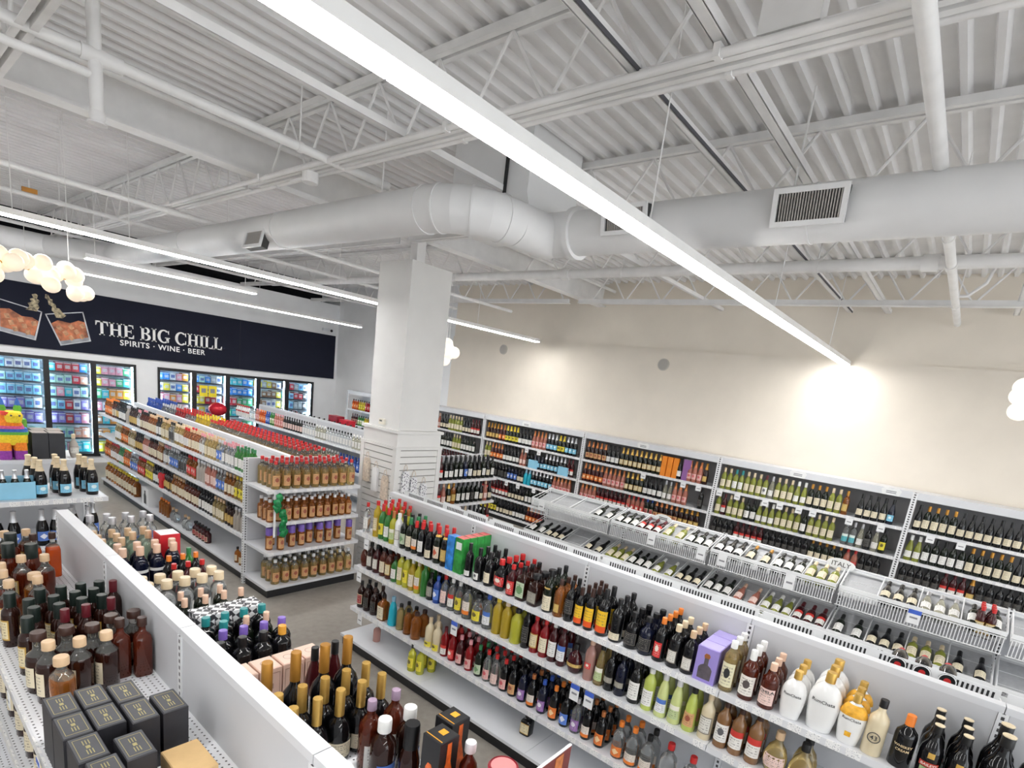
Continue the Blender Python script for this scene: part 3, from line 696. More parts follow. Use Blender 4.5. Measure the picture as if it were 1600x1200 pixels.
# bin racks (wine lying in wire bins)
FLOORW = mat('bin_floor_grey', (.50, .51, .53), .5, vary=.06, scale=30)
def bin_run(label, xc, sgn, y0, n, ds, tiers, h, post=True, panel=True, plate=False):
    """tiers = [(front x, front rim z, back x, back rim z, drop)]"""
    t = thing('bin_rack', label, 'rack', (xc, y0, 0))
    for i in range(n):
        a, c = y0 + i * ds, y0 + (i + 1) * ds
        if panel:
            sbox('back_panel', t, PANEL, xc - .02, xc + .02, a + .02, c - .02, .12, h - .02)
            sbox('top_rail', t, WHITE, xc - .028, xc + .028, a, c, h - .025, h)
            sbox('kick_plate', t, BLACK, xc - .5, xc + .1, a, c, 0, .1); sbox('base_deck', t, WHITE, xc - .55, xc + .1, a, c, .1, .12)
        for fx, fz, bx, bz, dp in tiers:
            l = (xc, y0, 0)
            k = obj('wire_bin', B().box(min(fx, fx - sgn * .012) - xc, max(fx, fx - sgn * .012) - xc, a - y0 + .012, c - y0 - .012, fz - .034, fz).box(bx - .006 - xc, bx + .006 - xc, a - y0 + .01, c - y0 - .01, bz - .014, bz), WIRE, t)
            g = B()
            yy = a + .02
            while yy < c - .015:
                g.box(fx - .0025 - xc, fx + .0025 - xc, yy - y0, yy - y0 + .006, fz - dp - .03, fz - .045); yy += .022
            for zz in (fz - dp - .03, fz - .045): g.box(fx - .004 - xc, fx + .004 - xc, a - y0 + .012, c - y0 - .012, zz - .004, zz + .004)
            o = obj('front_wires', g, WIRE, k); o['kind'] = 'stuff'
            FZ, BZ = fz - .088, bz - .035
            if not plate: obj('bin_floor', B().quad([(fx - xc, a - y0 + .015, FZ), (bx - xc, a - y0 + .015, BZ), (bx - xc, c - y0 - .015, BZ), (fx - xc, c - y0 - .015, FZ)]).quad([(fx - xc, a - y0 + .015, FZ - .006), (fx - xc, c - y0 - .015, FZ - .006), (bx - xc, c - y0 - .015, BZ - .006), (bx - xc, a - y0 + .015, BZ - .006)]), FLOORW, k)
            else:
                px_ = bx + .08
                pl = B().box(px_ - xc, px_ + .004 - xc, a - y0 + .012, c - y0 - .012, 1.40, 1.528)
                for gi in range(4):
                    for q in range(11):
                        yy = a - y0 + .035 + gi * (ds - .05) / 4 + q * .0205; pl.box(px_ - .0012 - xc, px_ - xc, yy, yy + .010, 1.462, 1.512, 1)
                o = obj('slotted_front', pl, [WIRE, DARKGAP], k); o['kind'] = 'stuff'
            for q in (.35, .7): obj('back_wire', B().box(fx + (bx - fx) * q - xc - .002, fx + (bx - fx) * q - xc + .002, a - y0 + .014, c - y0 - .014, FZ + (BZ - FZ) * q - .002, FZ + (BZ - FZ) * q + .003), WIRE, k)
            for j in range(5):
                yy = a + .014 + (c - a - .028) * j / 4
                obj('divider', B().path([(fx - xc, yy - y0, fz - .006), (bx - xc, yy - y0, bz + .02)], .005, 6).path([(fx - xc, yy - y0, FZ + .03), (bx - xc, yy - y0, BZ + .03)], .003, 5), WIRE, k)
    if post:
        for i in range(n + 1): sbox('upright', t, SLOT, xc - .05, xc - .01, y0 + i * ds - .02, y0 + i * ds + .02, 0, h + .02)
    return t
bin_run('long white wire bin rack of wine between gondola and wall', 5.95, -1, -1.74, 5, 1.17, [(5.52, 1.355, 5.91, 1.425, .15), (5.43, .955, 5.90, 1.06, .13), (5.40, .56, 5.90, .66, .13)], 1.44)
bin_run('white wire bins on the back of the middle gondola', 3.47, 1, -1.6, 5, 1.176, [(3.90, 1.40, 3.50, 1.45, .12)], 1.5, post=False, panel=False, plate=True)
t = thing('oval_sign', 'white oval sign reading ITALY on the wire bins', 'sign', (5.88, .66, 1.43))
b = B(); pts = [(.12 * math.cos(a), .055 * math.sin(a) + .03) for a in [2 * math.pi * i / 28 for i in range(28)]]
b.prism([(p[0], p[1]) for p in pts], 'x', 0, .006); obj('plate', b, mat('sign_card', (.84, .85, .85), .5, vary=.03), t)
text('ITALY', .062, (-.001, 0, .01), t, mat('print_black', (.03, .03, .03), .5, vary=.1), rot=(math.pi / 2, 0, -math.pi / 2))
t = thing('oval_sign', 'small white oval sign on the wire bins nearer the pillar', 'sign', (5.88, 2.47, 1.42))
b = B(); b.prism([(p[0] * .85, p[1] * .85) for p in pts], 'x', 0, .006); obj('plate', b, MATS['sign_card'], t)
for dz in (.012, .03): obj('print_line', B().box(-.001, 0, -.05, .05, dz, dz + .01), MATS['print_black'], t)
for y, k, lb in ((6.6, 3, 'in the bay beside the pillar'), (4.1, 3, 'over the tall orange boxes'), (1.72, 4, 'over the green white wines'), (.62, 4, 'near the edge upright')):
    t = thing('header_sign', 'small white scalloped sign on the shelving header ' + lb, 'sign', (XF - .012, y, 2.01), 'signs on the wine shelving header')
    obj('plate', B().prism([(-.11, .02), (-.09, -.045), (.09, -.045), (.11, .02), (.07, .05), (0, .035), (-.07, .05)], 'x', 0, .005), MATS['sign_card'], t)
    for dz in (-.02, .0): obj('print_line', B().box(-.001, 0, -.055, .055, dz, dz + .01), mat('print_grey', (.25, .25, .27), .5, vary=.1), t)
# ================================================================== bottles
SH = {  # profile (fraction of radius, fraction of height), cap (r, z0), label (z0, z1)
 'wine': ([(0, 0), (.92, 0), (1, .015), (1, .58), (.95, .64), (.72, .71), (.44, .77), (.38, .82), (.38, .98)], (.42, .80), (.14, .46)),
 'burg': ([(0, 0), (.93, 0), (1, .015), (1, .44), (.93, .53), (.68, .66), (.44, .77), (.37, .85), (.36, .98)], (.42, .80), (.13, .38)),
 'champ': ([(0, 0), (.9, 0), (1, .02), (1, .45), (.92, .55), (.64, .69), (.42, .82), (.38, .97)], (.50, .70), (.14, .40)),
 'spirit': ([(0, 0), (.93, 0), (1, .015), (1, .60), (.92, .67), (.55, .75), (.37, .80), (.36, .92)], (.42, .86), (.14, .52)),
 'square': ([(0, 0), (.93, 0), (1, .02), (1, .62), (.85, .70), (.45, .75), (.36, .79), (.36, .92)], (.42, .86), (.14, .54)),
 'bulb': ([(0, 0), (.85, 0), (.95, .015), (1, .10), (1, .27), (.88, .40), (.52, .53), (.33, .62), (.29, .9)], (.34, .66), (.07, .27)),
 'cognac': ([(0, 0), (.88, 0), (.97, .015), (1, .05), (1, .34), (.96, .44), (.80, .52), (.48, .585), (.36, .62), (.34, .9)], (.36, .63), (.08, .30)),
 'apoth': ([(0, 0), (.95, 0), (1, .025), (1, .50), (.98, .58), (.86, .66), (.62, .72), (.40, .755), (.36, .79), (.36, .9)], (.42, .80), (.12, .42)),
 'stopper': ([(0, 0), (.9, 0), (1, .03), (1, .54), (.92, .63), (.48, .71), (.43, .76), (.43, .9)], (.60, .87), (.12, .46)),
 'oval': ([(0, 0), (.70, 0), (.77, .015), (.90, .22), (.98, .40), (1, .50), (.98, .58), (.90, .66), (.72, .735), (.48, .79), (.30, .82), (.27, .92)], (.30, .83), (.20, .30)),
 'cream': ([(0, 0), (.85, 0), (.92, .02), (1, .36), (1, .48), (.90, .57), (.56, .68), (.40, .78), (.36, .93)], (.41, .84), (.10, .30)),
 'tall': ([(0, 0), (.95, 0), (1, .012), (1, .66), (.92, .72), (.48, .82), (.42, .86), (.42, .93)], (.46, .88), (.16, .56)),
 'disk': ([(0, 0), (.6, 0), (.72, .02), (1, .24), (1, .42), (.75, .62), (.36, .74), (.30, .9)], (.38, .82), (.16, .46)),
 'flute': ([(0, 0), (.9, 0), (1, .02), (.86, .3), (.80, .55), (.6, .72), (.40, .80), (.38, .93)], (.42, .84), (.12, .42)),
}
LABS = {}
def lab(key):
    """paper labels by name"""
    D = {'cream': ((.78, .70, .52), None, 'disc'), 'white': ((.84, .83, .80), None, 'disc'), 'whitecrest': ((.84, .83, .80), (.12, .12, .13), 'disc'),
         'whitered': ((.82, .80, .76), (.60, .04, .03), 'band'), 'whiteblue': ((.82, .83, .85), (.08, .18, .55), 'band'), 'creamgold': ((.76, .66, .42), (.50, .30, .06), 'border'),
         'gold': ((.66, .46, .14), (.30, .16, .03), 'border'), 'yellow': ((.86, .52, .02), (.75, .09, .01), 'foot'), 'yel2': ((.82, .70, .05), (.15, .12, .03), 'disc'),
         'red': ((.62, .03, .03), (.86, .80, .7), 'disc'), 'orange': ((.80, .20, .03), (.88, .62, .35), 'diamond'), 'orange2': ((.78, .70, .62), (.82, .22, .03), 'foot'), 'lblue': ((.25, .62, .84), (.75, .87, .9), 'disc'),
         'blue': ((.10, .22, .66), (.80, .82, .9), 'diamond'), 'black': ((.02, .02, .022), (.10, .09, .08), 'border'), 'green': ((.50, .60, .30), (.84, .82, .7), 'band'),
         'leaf': ((.52, .62, .44), (.16, .30, .14), 'diamond'), 'kraft': ((.66, .36, .16), (.34, .09, .05), 'disc'), 'pink': ((.80, .45, .42), (.6, .1, .12), 'disc'), 'purple': ((.28, .13, .40), (.8, .76, .85), 'disc'),
         'grey': ((.36, .34, .29), (.18, .17, .14), 'border'), 'tri': ((.80, .66, .52), (.55, .10, .05), 'diamond'), 'oval': ((.72, .70, .64), (.25, .22, .18), 'border'), 'teal': ((.10, .45, .50), (.75, .85, .8), 'band'),
         'portrait': ((.80, .76, .52), (.03, .03, .03), 'disc'), 'woman': ((.84, .80, .74), (.10, .08, .08), 'disc'), 'dred': ((.36, .02, .03), (.8, .7, .5), 'border'), 'rose': ((.84, .62, .56), None, 'disc')}
    c, a, st = D[key]
    dark = sum(c) < .9
    return label_mat('label_' + key, c, (.30, .28, .24) if key == 'black' else (.75, .7, .6) if dark else (.10, .08, .07), a, st)
GL = {'black': glassm('glass_black', (.004, .004, .005), 0, .04), 'dark': glassm('glass_dark_green', (.006, .010, .005), .0, .04), 'amber': glassm('glass_amber', (.62, .19, .025), .72),
      'brown': glassm('glass_brown', (.022, .006, .004), .0), 'whisky': glassm('glass_whisky', (.15, .022, .008), .5), 'gold': glassm('glass_gold', (.92, .68, .26), .8), 'clear': glassm('glass_clear', (.92, .95, .95), .9),
      'pale': glassm('glass_pale', (.82, .80, .62), .75), 'green': glassm('glass_green', (.05, .26, .05), .35), 'lgreen': glassm('glass_pale_green', (.72, .93, .74), .75), 'wwine': glassm('glass_white_wine', (.34, .37, .06), .35),
      'yellow': glassm('glass_yellow', (.80, .56, .04), .5), 'red': glassm('glass_red', (.30, .008, .012), .25), 'orange': glassm('glass_orange', (.85, .12, .02), .5), 'blue': glassm('glass_blue', (.03, .09, .42), .35), 'teal': mat('teal_ceramic', (.02, .42, .56), .25, vary=.03),
      'pink': glassm('glass_pink', (.75, .40, .34), .5), 'rose': glassm('glass_rose', (.70, .25, .18), .45), 'white': mat('white_gloss', (.86, .86, .85), .18, coat=.5, vary=.02), 'lime': mat('lime_cream', (.50, .58, .12), .25, coat=.4, vary=.05), 'lime2': mat('pale_lime_cream', (.62, .68, .28), .25, coat=.4, vary=.04),
      'choc': mat('chocolate_cream', (.23, .11, .04), .22, coat=.4, vary=.05), 'ivory': mat('ivory_cream', (.72, .62, .42), .25, coat=.4, vary=.04), 'navy': glassm('glass_navy', (.006, .008, .024), .0, .04), 'lemon': glassm('glass_lemon', (.68, .66, .06), .35),
      'purple': glassm('glass_purple', (.06, .02, .14), .1), 'dred': glassm('glass_dark_red', (.05, .006, .008), .05), 'grey': mat('frosted_grey', (.40, .36, .32), .35, vary=.05)}
NECKG = glassm('glass_neck', (.88, .88, .84), .92)
CP = {k: mat('cap_' + k, c, .38, mt, vary=.06, scale=40) for k, c, mt in (('black', (.006, .006, .007), 0), ('red', (.55, .02, .02), 0), ('gold', (.72, .46, .12), .75), ('dgold', (.50, .24, .04), .6), ('cork', (.66, .46, .28), 0), ('tan', (.74, .60, .40), 0),
      ('white', (.85, .85, .83), 0), ('grey', (.50, .50, .52), .5), ('silver', (.68, .69, .72), .8), ('teal', (.02, .25, .26), 0), ('purple', (.20, .12, .48), 0), ('orange', (.80, .22, .03), 0), ('amberc', (.72, .34, .04), 0), ('peach', (.76, .50, .36), 0),
      ('green', (.03, .20, .07), 0), ('dgreen', (.006, .013, .010), 0), ('blue', (.03, .09, .42), 0), ('yellow', (.82, .62, .04), 0), ('brown', (.045, .018, .012), 0), ('pink', (.75, .32, .36), 0), ('lilac', (.36, .26, .36), 0), ('wine', (.10, .006, .012), 0), ('clear', (.8, .8, .82), .3), ('copper', (.60, .22, .08), .7), ('lblue', (.30, .55, .72), .2))}
PROTO = {}
def K(name, desc, shape, h, r, glass, cap, label=None, sx=1.0, sy=1.0, e=2.0, lz=None, arc=1.05, capx=1.0, seg=14, neck=None, extra=None):
    return dict(name=name, desc=desc, shape=shape, h=h, r=r, glass=glass, cap=cap, label=label, sx=sx, sy=sy, e=5.0 if shape == 'square' and e == 2.0 else e, lz=lz, arc=arc, capx=capx, seg=seg, neck=neck, extra=extra)
def rad_at(prof, z):
    for (r0, z0), (r1, z1) in zip(prof, prof[1:]):
        if z0 <= z <= z1 and z1 > z0: return r0 + (r1 - r0) * (z - z0) / (z1 - z0)
    return prof[-1][0]
def wrap_strip(k, prof, z0, z1, a, off=.0009, rows=1):
    """label following the bottle's face, centred on -y"""
    b = B(); n = 8 if a < 2 else 28; uv = []
    for j in range(rows + 1):
        z = z0 + (z1 - z0) * j / rows; rr = rad_at(prof, z) * k['r'] + off
        for i in range(n + 1):
            t = -math.pi / 2 + a * (2 * i / n - 1); x, y = sect(t, rr, k['sx'], k['sy'], k['e']); b.v.append((x, y, z * k['h'])); uv.append((i / n, j / rows))
    for j in range(rows):
        for i in range(n): q = j * (n + 1) + i; b.face((q, q + 1, q + n + 2, q + n + 1))
    return b, uv
def uvmesh(b, uv, name, m):
    me = b.mesh(name, [m], True); l = me.uv_layers.new(name='UVMap')
    for lp in me.loops: l.data[lp.index].uv = uv[lp.vertex_index]
    return me
def proto(k):
    key = (k['name'], k['shape'], k['h'], k['r'], k['glass'], k['cap'], k['label'], k['sx'], k['e'], k['lz'], k['extra'], k['neck'])
    if key in PROTO: return PROTO[key]
    prof, (cr, cz), lz = SH[k['shape']]
    h, r = k['h'], k['r']; parts = []
    body = B().lathe([(a * r, z * h) for a, z in prof], k['seg'], k['sx'], k['sy'], k['e']).mesh(k['name'], [GL[k['glass']]], 'auto')
    if k['extra'] == 'clearneck':
        body.materials.append(NECKG)
        for pl in body.polygons:
            if pl.center.z > h * (.66 if k['shape'] in ('spirit', 'square', 'stopper') else .6): pl.material_index = 1
    cz = k['neck'] or cz; cc = cr * r * k['capx']; nr = rad_at(prof, cz) * r + .0018
    if k['shape'] == 'champ': cp = [(nr, cz * h), (cc * .86, (cz + .12) * h), (cc * .84, h * .94), (cc * .95, h * .955), (cc * .95, h * .985), (cc * .6, h)]
    else: cp = [(max(cc, nr), cz * h), (max(cc, nr), cz * h + .004), (max(cc, nr * .98), h - .004), (max(cc, nr) * .93, h)]
    capm = B().lathe(cp, 12).mesh('cap', [CP[k['cap']]], 'auto'); parts.append(('cap', capm))
    if k['label']:
        z0, z1 = k['lz'] or lz
        b, uv = wrap_strip(k, prof, z0, z1, k['arc'], rows=3 if k['shape'] in ('oval', 'cream', 'disk', 'flute') else 1)
        parts.append(('label', uvmesh(b, uv, 'label', lab(k['label']))))
    if k['extra'] == 'band':
        b, uv = wrap_strip(k, prof, .40, .47, math.pi * .98); parts.append(('neck_band', uvmesh(b, uv, 'neck_band', mat('white_band', (.84, .84, .82), .5, vary=.02))))
    if k['extra'] == 'neckgold':
        parts.append(('neck_ring', B().lathe([(rad_at(prof, .72) * r + .002, .72 * h), (rad_at(prof, .78) * r + .002, .78 * h)], 12).mesh('neck_ring', [CP['gold']], 'auto')))
    if k['extra'] == 'stub':
        b, uv = wrap_strip(k, prof, .56, .60, .7); parts.append(('collar_label', uvmesh(b, uv, 'collar_label', lab('gold'))))
    PROTO[key] = (body, parts)
    return PROTO[key]
FACE = {'-x': -math.pi / 2, '-y': 0.0, '+x': math.pi / 2, '+y': math.pi}
NB = 0
REPEAT = {}
def put(k, x, y, z, face='-x', where='', small=False, jit=.12, group=None):
    """one bottle with its parts"""
    global NB
    NB += 1
    body, parts = proto(k)
    o = link(k['name'], body, None, (x, y, z + .0005)); o.rotation_euler = (0, 0, FACE[face] + random.uniform(-jit, jit))
    tag(o, (k['desc'] + (', ' + where if where else '')).strip(), 'bottle', group or (k['name'].replace('_', ' ') + 's ' + where).strip())
    REPEAT.setdefault(o['label'], []).append((o, face))
    for n, me in parts: link(n, me, o)
    return o
def lie(k, x, y, z, tilt, where, flip=1, roll=0.0):
    """bottle lying in a bin, neck to the back, label up"""
    o = put(k, x, y, z, '-x', where)
    c, s = math.cos(tilt), math.sin(tilt); d = Vector((flip * c, 0, s)); n = Vector((-flip * s, 0, c))
    Y = -n; X = Y.cross(d)
    o.rotation_euler = (Matrix((X, Y, d)).transposed() @ Matrix.Rotation(roll, 3, 'Z')).to_euler()
    return o
# lettering wrapped on a bottle
TXT = {}
def wraptext(o, k, s, size, zc, m, name='lettering'):
    key = (s, size, zc, k['name'], k['r'], k['h'])
    if key not in TXT:
        c = bpy.data.curves.new('tmp', 'FONT'); c.body = s; c.size = size; c.align_x = 'CENTER'; c.resolution_u = 3; c.offset = size * .01
        to = bpy.data.objects.new('tmp', c); C.objects.link(to); bpy.context.view_layer.update()
        me = bpy.data.meshes.new_from_object(to.evaluated_get(bpy.context.evaluated_depsgraph_get())); me.name = name
        C.objects.unlink(to); bpy.data.objects.remove(to)
        prof = SH[k['shape']][0]
        for v in me.vertices:
            z = zc * k['h'] + v.co.y; rr = rad_at(prof, z / k['h']) * k['r'] + .0016
            # arc position along the front of the section
            sx = rr * k['sx']; t = max(-1, min(1, v.co.x / (sx * 1.0)))
            ang = -math.pi / 2 + math.asin(t) if abs(t) < .98 else -math.pi / 2 + math.copysign(1.35, t)
            x, y = sect(ang, rr, k['sx'], k['sy'], k['e']); v.co = (x, y, z)
        me.materials.clear(); me.materials.append(m); TXT[key] = me
    link(name, TXT[key], o)
CARDB = {}
def carton(name, desc, x0, x1, y0, y1, z, h, m, where='', group=None, top=None, flap=True):
    """a closed box with a seam and lid panel"""
    t = thing(name, (desc + ' ' + where).strip(), 'box', ((x0 + x1) / 2, (y0 + y1) / 2, z + .0005), group)
    a, c = (x1 - x0) / 2, (y1 - y0) / 2
    key = (name, round(a, 3), round(c, 3), round(h, 3), m.name)
    if key not in CARDB:
        g = B(); e = .003
        g.v += [(-a, -c, 0), (a, -c, 0), (a, c, 0), (-a, c, 0), (-a, -c, h - e), (a, -c, h - e), (a, c, h - e), (-a, c, h - e), (-a + e, -c + e, h), (a - e, -c + e, h), (a - e, c - e, h), (-a + e, c - e, h)]
        for q in ((0, 3, 2, 1), (0, 1, 5, 4), (1, 2, 6, 5), (2, 3, 7, 6), (3, 0, 4, 7), (4, 5, 9, 8), (5, 6, 10, 9), (6, 7, 11, 10), (7, 4, 8, 11), (8, 9, 10, 11)): g.face(q)
        me = g.mesh('carton', [m])
        lid = None
        CARDB[key] = me
    link('carton', CARDB[key], t)
    if top:
        link('lid_panel', B().box(-a + .004, a - .004, -c + .004, c - .004, h, h + .0012).mesh('lid_panel', [top]), t)
    return t
# ================================================================== middle gondola, camera side
Z3 = (1.165, .814, .388)
W = 'middle gondola top shelf'
lq = lambda d, *a, **k: K('liqueur_bottle', d, *a, **k)
INK = mat('print_dark', (.05, .05, .055), .5, vary=.1); INKW = mat('print_white', (.85, .84, .80), .5, vary=.02); INKO = mat('print_tan', (.80, .62, .36), .5, vary=.05)
TOPROW = [
 (4.202, lq('clear bottle with red cap at the pillar end', 'spirit', .29, .036, 'clear', 'red', 'white'), 1),
 (4.05, lq('tall yellow herbal liqueur bottle with red cap', 'tall', .34, .036, 'yellow', 'red', 'creamgold'), 4),
 (3.965, lq('green liqueur bottle with yellow neck and red cap', 'wine', .33, .037, 'green', 'red', 'yel2'), 4),
 (3.886, lq('green vermouth bottle with white label and red cap', 'wine', .31, .036, 'green', 'red', 'white'), 4),
 (3.808, lq('pale green vermouth bottle with silver cap', 'wine', .30, .036, 'lemon', 'copper', 'green'), 3),
 (3.73, lq('white painted bottle with grey lettering', 'tall', .30, .036, 'white', 'white', 'oval', lz=(.2, .5)), 1),
 (3.652, lq('dark bottle with pale leaf diamond label', 'wine', .30, .036, 'dark', 'black', 'leaf'), 3),
 (3.571, lq('dark vermouth bottle with pale cream label', 'wine', .30, .036, 'dark', 'green', 'cream'), 3),
 (3.492, lq('dark vermouth bottle with orange label and red cap', 'wine', .29, .036, 'dark', 'red', 'orange2'), 2),
 (3.41, lq('dark vermouth bottle with white label and red cap', 'wine', .30, .036, 'black', 'red', 'white'), 2),
 (3.31, lq('dark bitter bottle with small cream label', 'wine', .31, .038, 'black', 'red', 'cream', lz=(.06, .28)), 2),
 (3.205, lq('dark aperitif bottle with triangle label and gold neck', 'wine', .32, .038, 'dark', 'red', 'tri', extra='neckgold'), 2),
 (3.115, lq('dark bottle with gold eagle label and gold neck', 'wine', .32, .038, 'black', 'red', 'gold', extra='neckgold'), 2),
 (2.83, lq('slim black bottle in front of the green cartons', 'wine', .28, .034, 'black', 'black', 'white', lz=(.05, .2)), 1),
 (2.72, lq('black bottle with round white seal label', 'apoth', .27, .040, 'black', 'black', 'whitecrest', lz=(.06, .26), arc=.7), 3),
 (2.61, lq('black bottle with tan square label', 'apoth', .27, .041, 'black', 'black', 'cream', lz=(.1, .40), arc=.8), 3),
 (2.49, lq('rounded black bottle with red drop label and red cap', 'disk', .25, .056, 'black', 'red', 'red', sy=.7), 4),
 (2.375, lq('black cherry liqueur bottle with red label and red cap', 'spirit', .24, .040, 'dred', 'red', 'red', lz=(.06, .5)), 4),
 (2.272, lq('square dark herbal bottle with green label', 'square', .26, .042, 'brown', 'black', 'leaf', lz=(.1, .55), arc=.72), 4),
 (2.155, lq('square dark brown amaretto bottle with grey label', 'square', .235, .046, 'brown', 'black', 'grey', lz=(.1, .46), arc=.72, capx=1.7), 4),
 (2.03, lq('dark square shouldered bottle with tall cream label', 'spirit', .31, .041, 'dark', 'black', 'cream', lz=(.05, .40), extra='stub'), 3),
 (1.935, lq('golden vanilla liqueur bottle with amber cap', 'spirit', .27, .038, 'amber', 'brown', 'gold', lz=(.12, .36), arc=.6), 3),
 (1.845, lq('black bottle with round embossed seal', 'spirit', .29, .036, 'black', 'black', 'black', lz=(.2, .55)), 2),
 (1.762, lq('small coffee liqueur bottle with yellow label', 'spirit', .27, .034, 'black', 'brown', 'yellow', lz=(.08, .55), neck=.80), 4),
 (1.680, lq('coffee liqueur bottle with yellow label and red foot', 'spirit', .29, .036, 'black', 'brown', 'yellow', lz=(.08, .55), neck=.80), 3),
 (1.580, lq('large coffee liqueur bottle with yellow label', 'spirit', .32, .043, 'black', 'black', 'yellow', lz=(.08, .55), neck=.80), 2),
 (1.475, lq('black sambuca bottle with low cream label', 'spirit', .29, .043, 'black', 'black', 'cream', lz=(.06, .22)), 3),
 (1.362, lq('squat black bottle with domed stopper', 'stopper', .24, .047, 'black', 'black', 'black', capx=.7), 4),
 (1.262, lq('squat matt black bottle with bead cap', 'stopper', .245, .046, 'navy', 'black', 'black', capx=.6), 4),
 (1.165, lq('black coffee liqueur bottle with orange cap and red foot', 'spirit', .28, .038, 'black', 'orange', 'red', lz=(.10, .45), arc=.7), 5),
 (1.070, lq('black bottle with pale oval label and wooden stopper', 'spirit', .27, .043, 'black', 'tan', 'oval', lz=(.12, .42), arc=.7, neck=.84), 3),
 (.978, lq('black bottle with white oval label beside the purple carton', 'spirit', .265, .043, 'black', 'cork', 'oval', lz=(.10, .40), arc=.7, neck=.84), 3),
 (.742, lq('pale amber bottle with portrait label and white cap', 'tall', .30, .040, 'gold', 'white', 'portrait', lz=(.10, .58), arc=1.0, neck=.86), 3),
 (.632, lq('amber whiskey cream bottle with white label and white cap', 'spirit', .29, .043, 'whisky', 'white', 'woman', lz=(.10, .50), neck=.80), 3),
 (.522, lq('copper coloured cinnamon cream bottle with pink label', 'spirit', .26, .043, 'whisky', 'peach', 'rose', lz=(.10, .46), neck=.84), 4),
 (.400, lq('white cream liqueur bottle with gold cap, medium size', 'oval', .27, .062, 'white', 'gold', None, sy=.72), 3),
 (.258, lq('large white cream liqueur bottle with gold cap', 'oval', .325, .076, 'white', 'gold', None, sy=.66), 3),
 (.125, lq('orange and white cream liqueur bottle with gold cap', 'oval', .27, .060, 'white', 'gold', None, sy=.72, seg=28), 3),
 (.02, lq('ivory bottle with black cap and round seal', 'spirit', .29, .045, 'ivory', 'black', None), 1),
 (-.095, lq('black whiskey cream bottle with orange cap', 'spirit', .265, .047, 'black', 'orange', None, neck=.80), 1),
 (-.200, lq('black cream liqueur bottle with red scroll label', 'cream', .27, .047, 'black', 'black', None), 4),
 (-.305, lq('black cream liqueur bottle, second of the scroll label bottles', 'cream', .27, .047, 'black', 'black', None), 4),
 (-.43, lq('extra large black cream liqueur bottle with scroll label', 'cream', .335, .060, 'black', 'black', None), 4),
 (-.565, lq('black cream liqueur bottle at the picture edge', 'cream', .27, .047, 'black', 'black', None), 4),
]
for n, (y, k, deep) in enumerate(TOPROW):
    step = max(.082, 2 * k['r'] * k['sy'] + .004)
    ww = '' if n in (0, 13, 31) else (W if len(k['desc'].split()) > 9 else W)
    if 'sx' in k and k['shape'] in ('oval',): step = 2 * k['r'] * k['sy'] + .006
    for d in range(deep):
        x = 3.045 + max(.05, k['r'] * k['sy'] + .012) + d * step
        if x + k['r'] * k['sy'] > 3.398: break
        o = put(k, x, y, Z3[0], '-x', ww, jit=.06)
        if d > 0: continue
        if k['shape'] == 'oval': wraptext(o, k, 'RumChata', k['r'] * .33, .50, INK)
        if k['glass'] == 'whisky' and k['cap'] == 'peach': wraptext(o, k, 'CHILA', .026, .36, INK)
        if k['glass'] == 'ivory': wraptext(o, k, '43', .032, .305, INK); obj('seal', B().path([(.026 * math.cos(q * .3927), -.0462, .345 * k['h'] + .026 * math.sin(q * .3927)) for q in range(17)], .0022, 5), INK, o)
        if k['cap'] == 'orange' and k['glass'] == 'black' and y < 0: wraptext(o, k, 'WHISKEY', .017, .42, INKO); wraptext(o, k, 'CREAM', .017, .34, INKO)
        if k['shape'] == 'cream':
            wraptext(o, k, 'BAILEYS', k['r'] * .38, .27, INKW)
# scroll labels, crests and pale rims of the cream liqueur bottles, fruit band of the orange one
RIBB = mat('red_ribbon', (.50, .05, .03), .5, vary=.05); CRM = mat('cap_rim_cream', (.78, .66, .46), .5, vary=.03); GRN = mat('printed_hill', (.35, .45, .22), .5, vary=.5, scale=40); ORB = mat('printed_orange', (.88, .40, .03), .45, vary=.35, scale=30)
SUB = {}
for o in [o for o in C.objects if o.name.startswith('liqueur_bottle')]:
    lbl = o.get('label', '')
    if 'cream liqueur bottle' in lbl and o.data.materials[0] is GL['black']:
        big = 'extra large' in lbl; kk = K('liqueur_bottle', '', 'cream', .335 if big else .27, .060 if big else .047, 'black', 'black')
        if big not in SUB:
            pr = SH['cream'][0]
            SUB[big] = [('ribbon', uvmesh(*wrap_strip(kk, pr, .25, .34, .85, .0012, 2), 'ribbon', RIBB)), ('scene_print', uvmesh(*wrap_strip(kk, pr, .10, .24, .7, .0012, 2), 'scene_print', GRN)),
                        ('crest', uvmesh(*wrap_strip(kk, pr, .42, .52, .28, .0014, 2), 'crest', CP['gold'])),
                        ('cap_rim', B().lathe([(kk['r'] * .42, kk['h'] * .985), (kk['r'] * .42, kk['h'] * 1.0), (kk['r'] * .3, kk['h'] * 1.002)], 12).mesh('cap_rim', [CRM]))]
        for n, me in SUB[big]: link(n, me, o)
    if 'orange and white cream' in lbl:
        kk = K('x', '', 'oval', .27, .060, 'white', 'gold', None, sy=.72, seg=28)
        if 'o' not in SUB: SUB['o'] = [('fruit_print', uvmesh(*wrap_strip(kk, SH['oval'][0], .58, .79, 3.14, .0035, 12), 'fruit_print', ORB)), ('fruit_print', uvmesh(*wrap_strip(kk, SH['oval'][0], .18, .28, .25, .002, 6), 'fruit_print', ORB))]
        for n, me in SUB['o']: link(n, me, o)
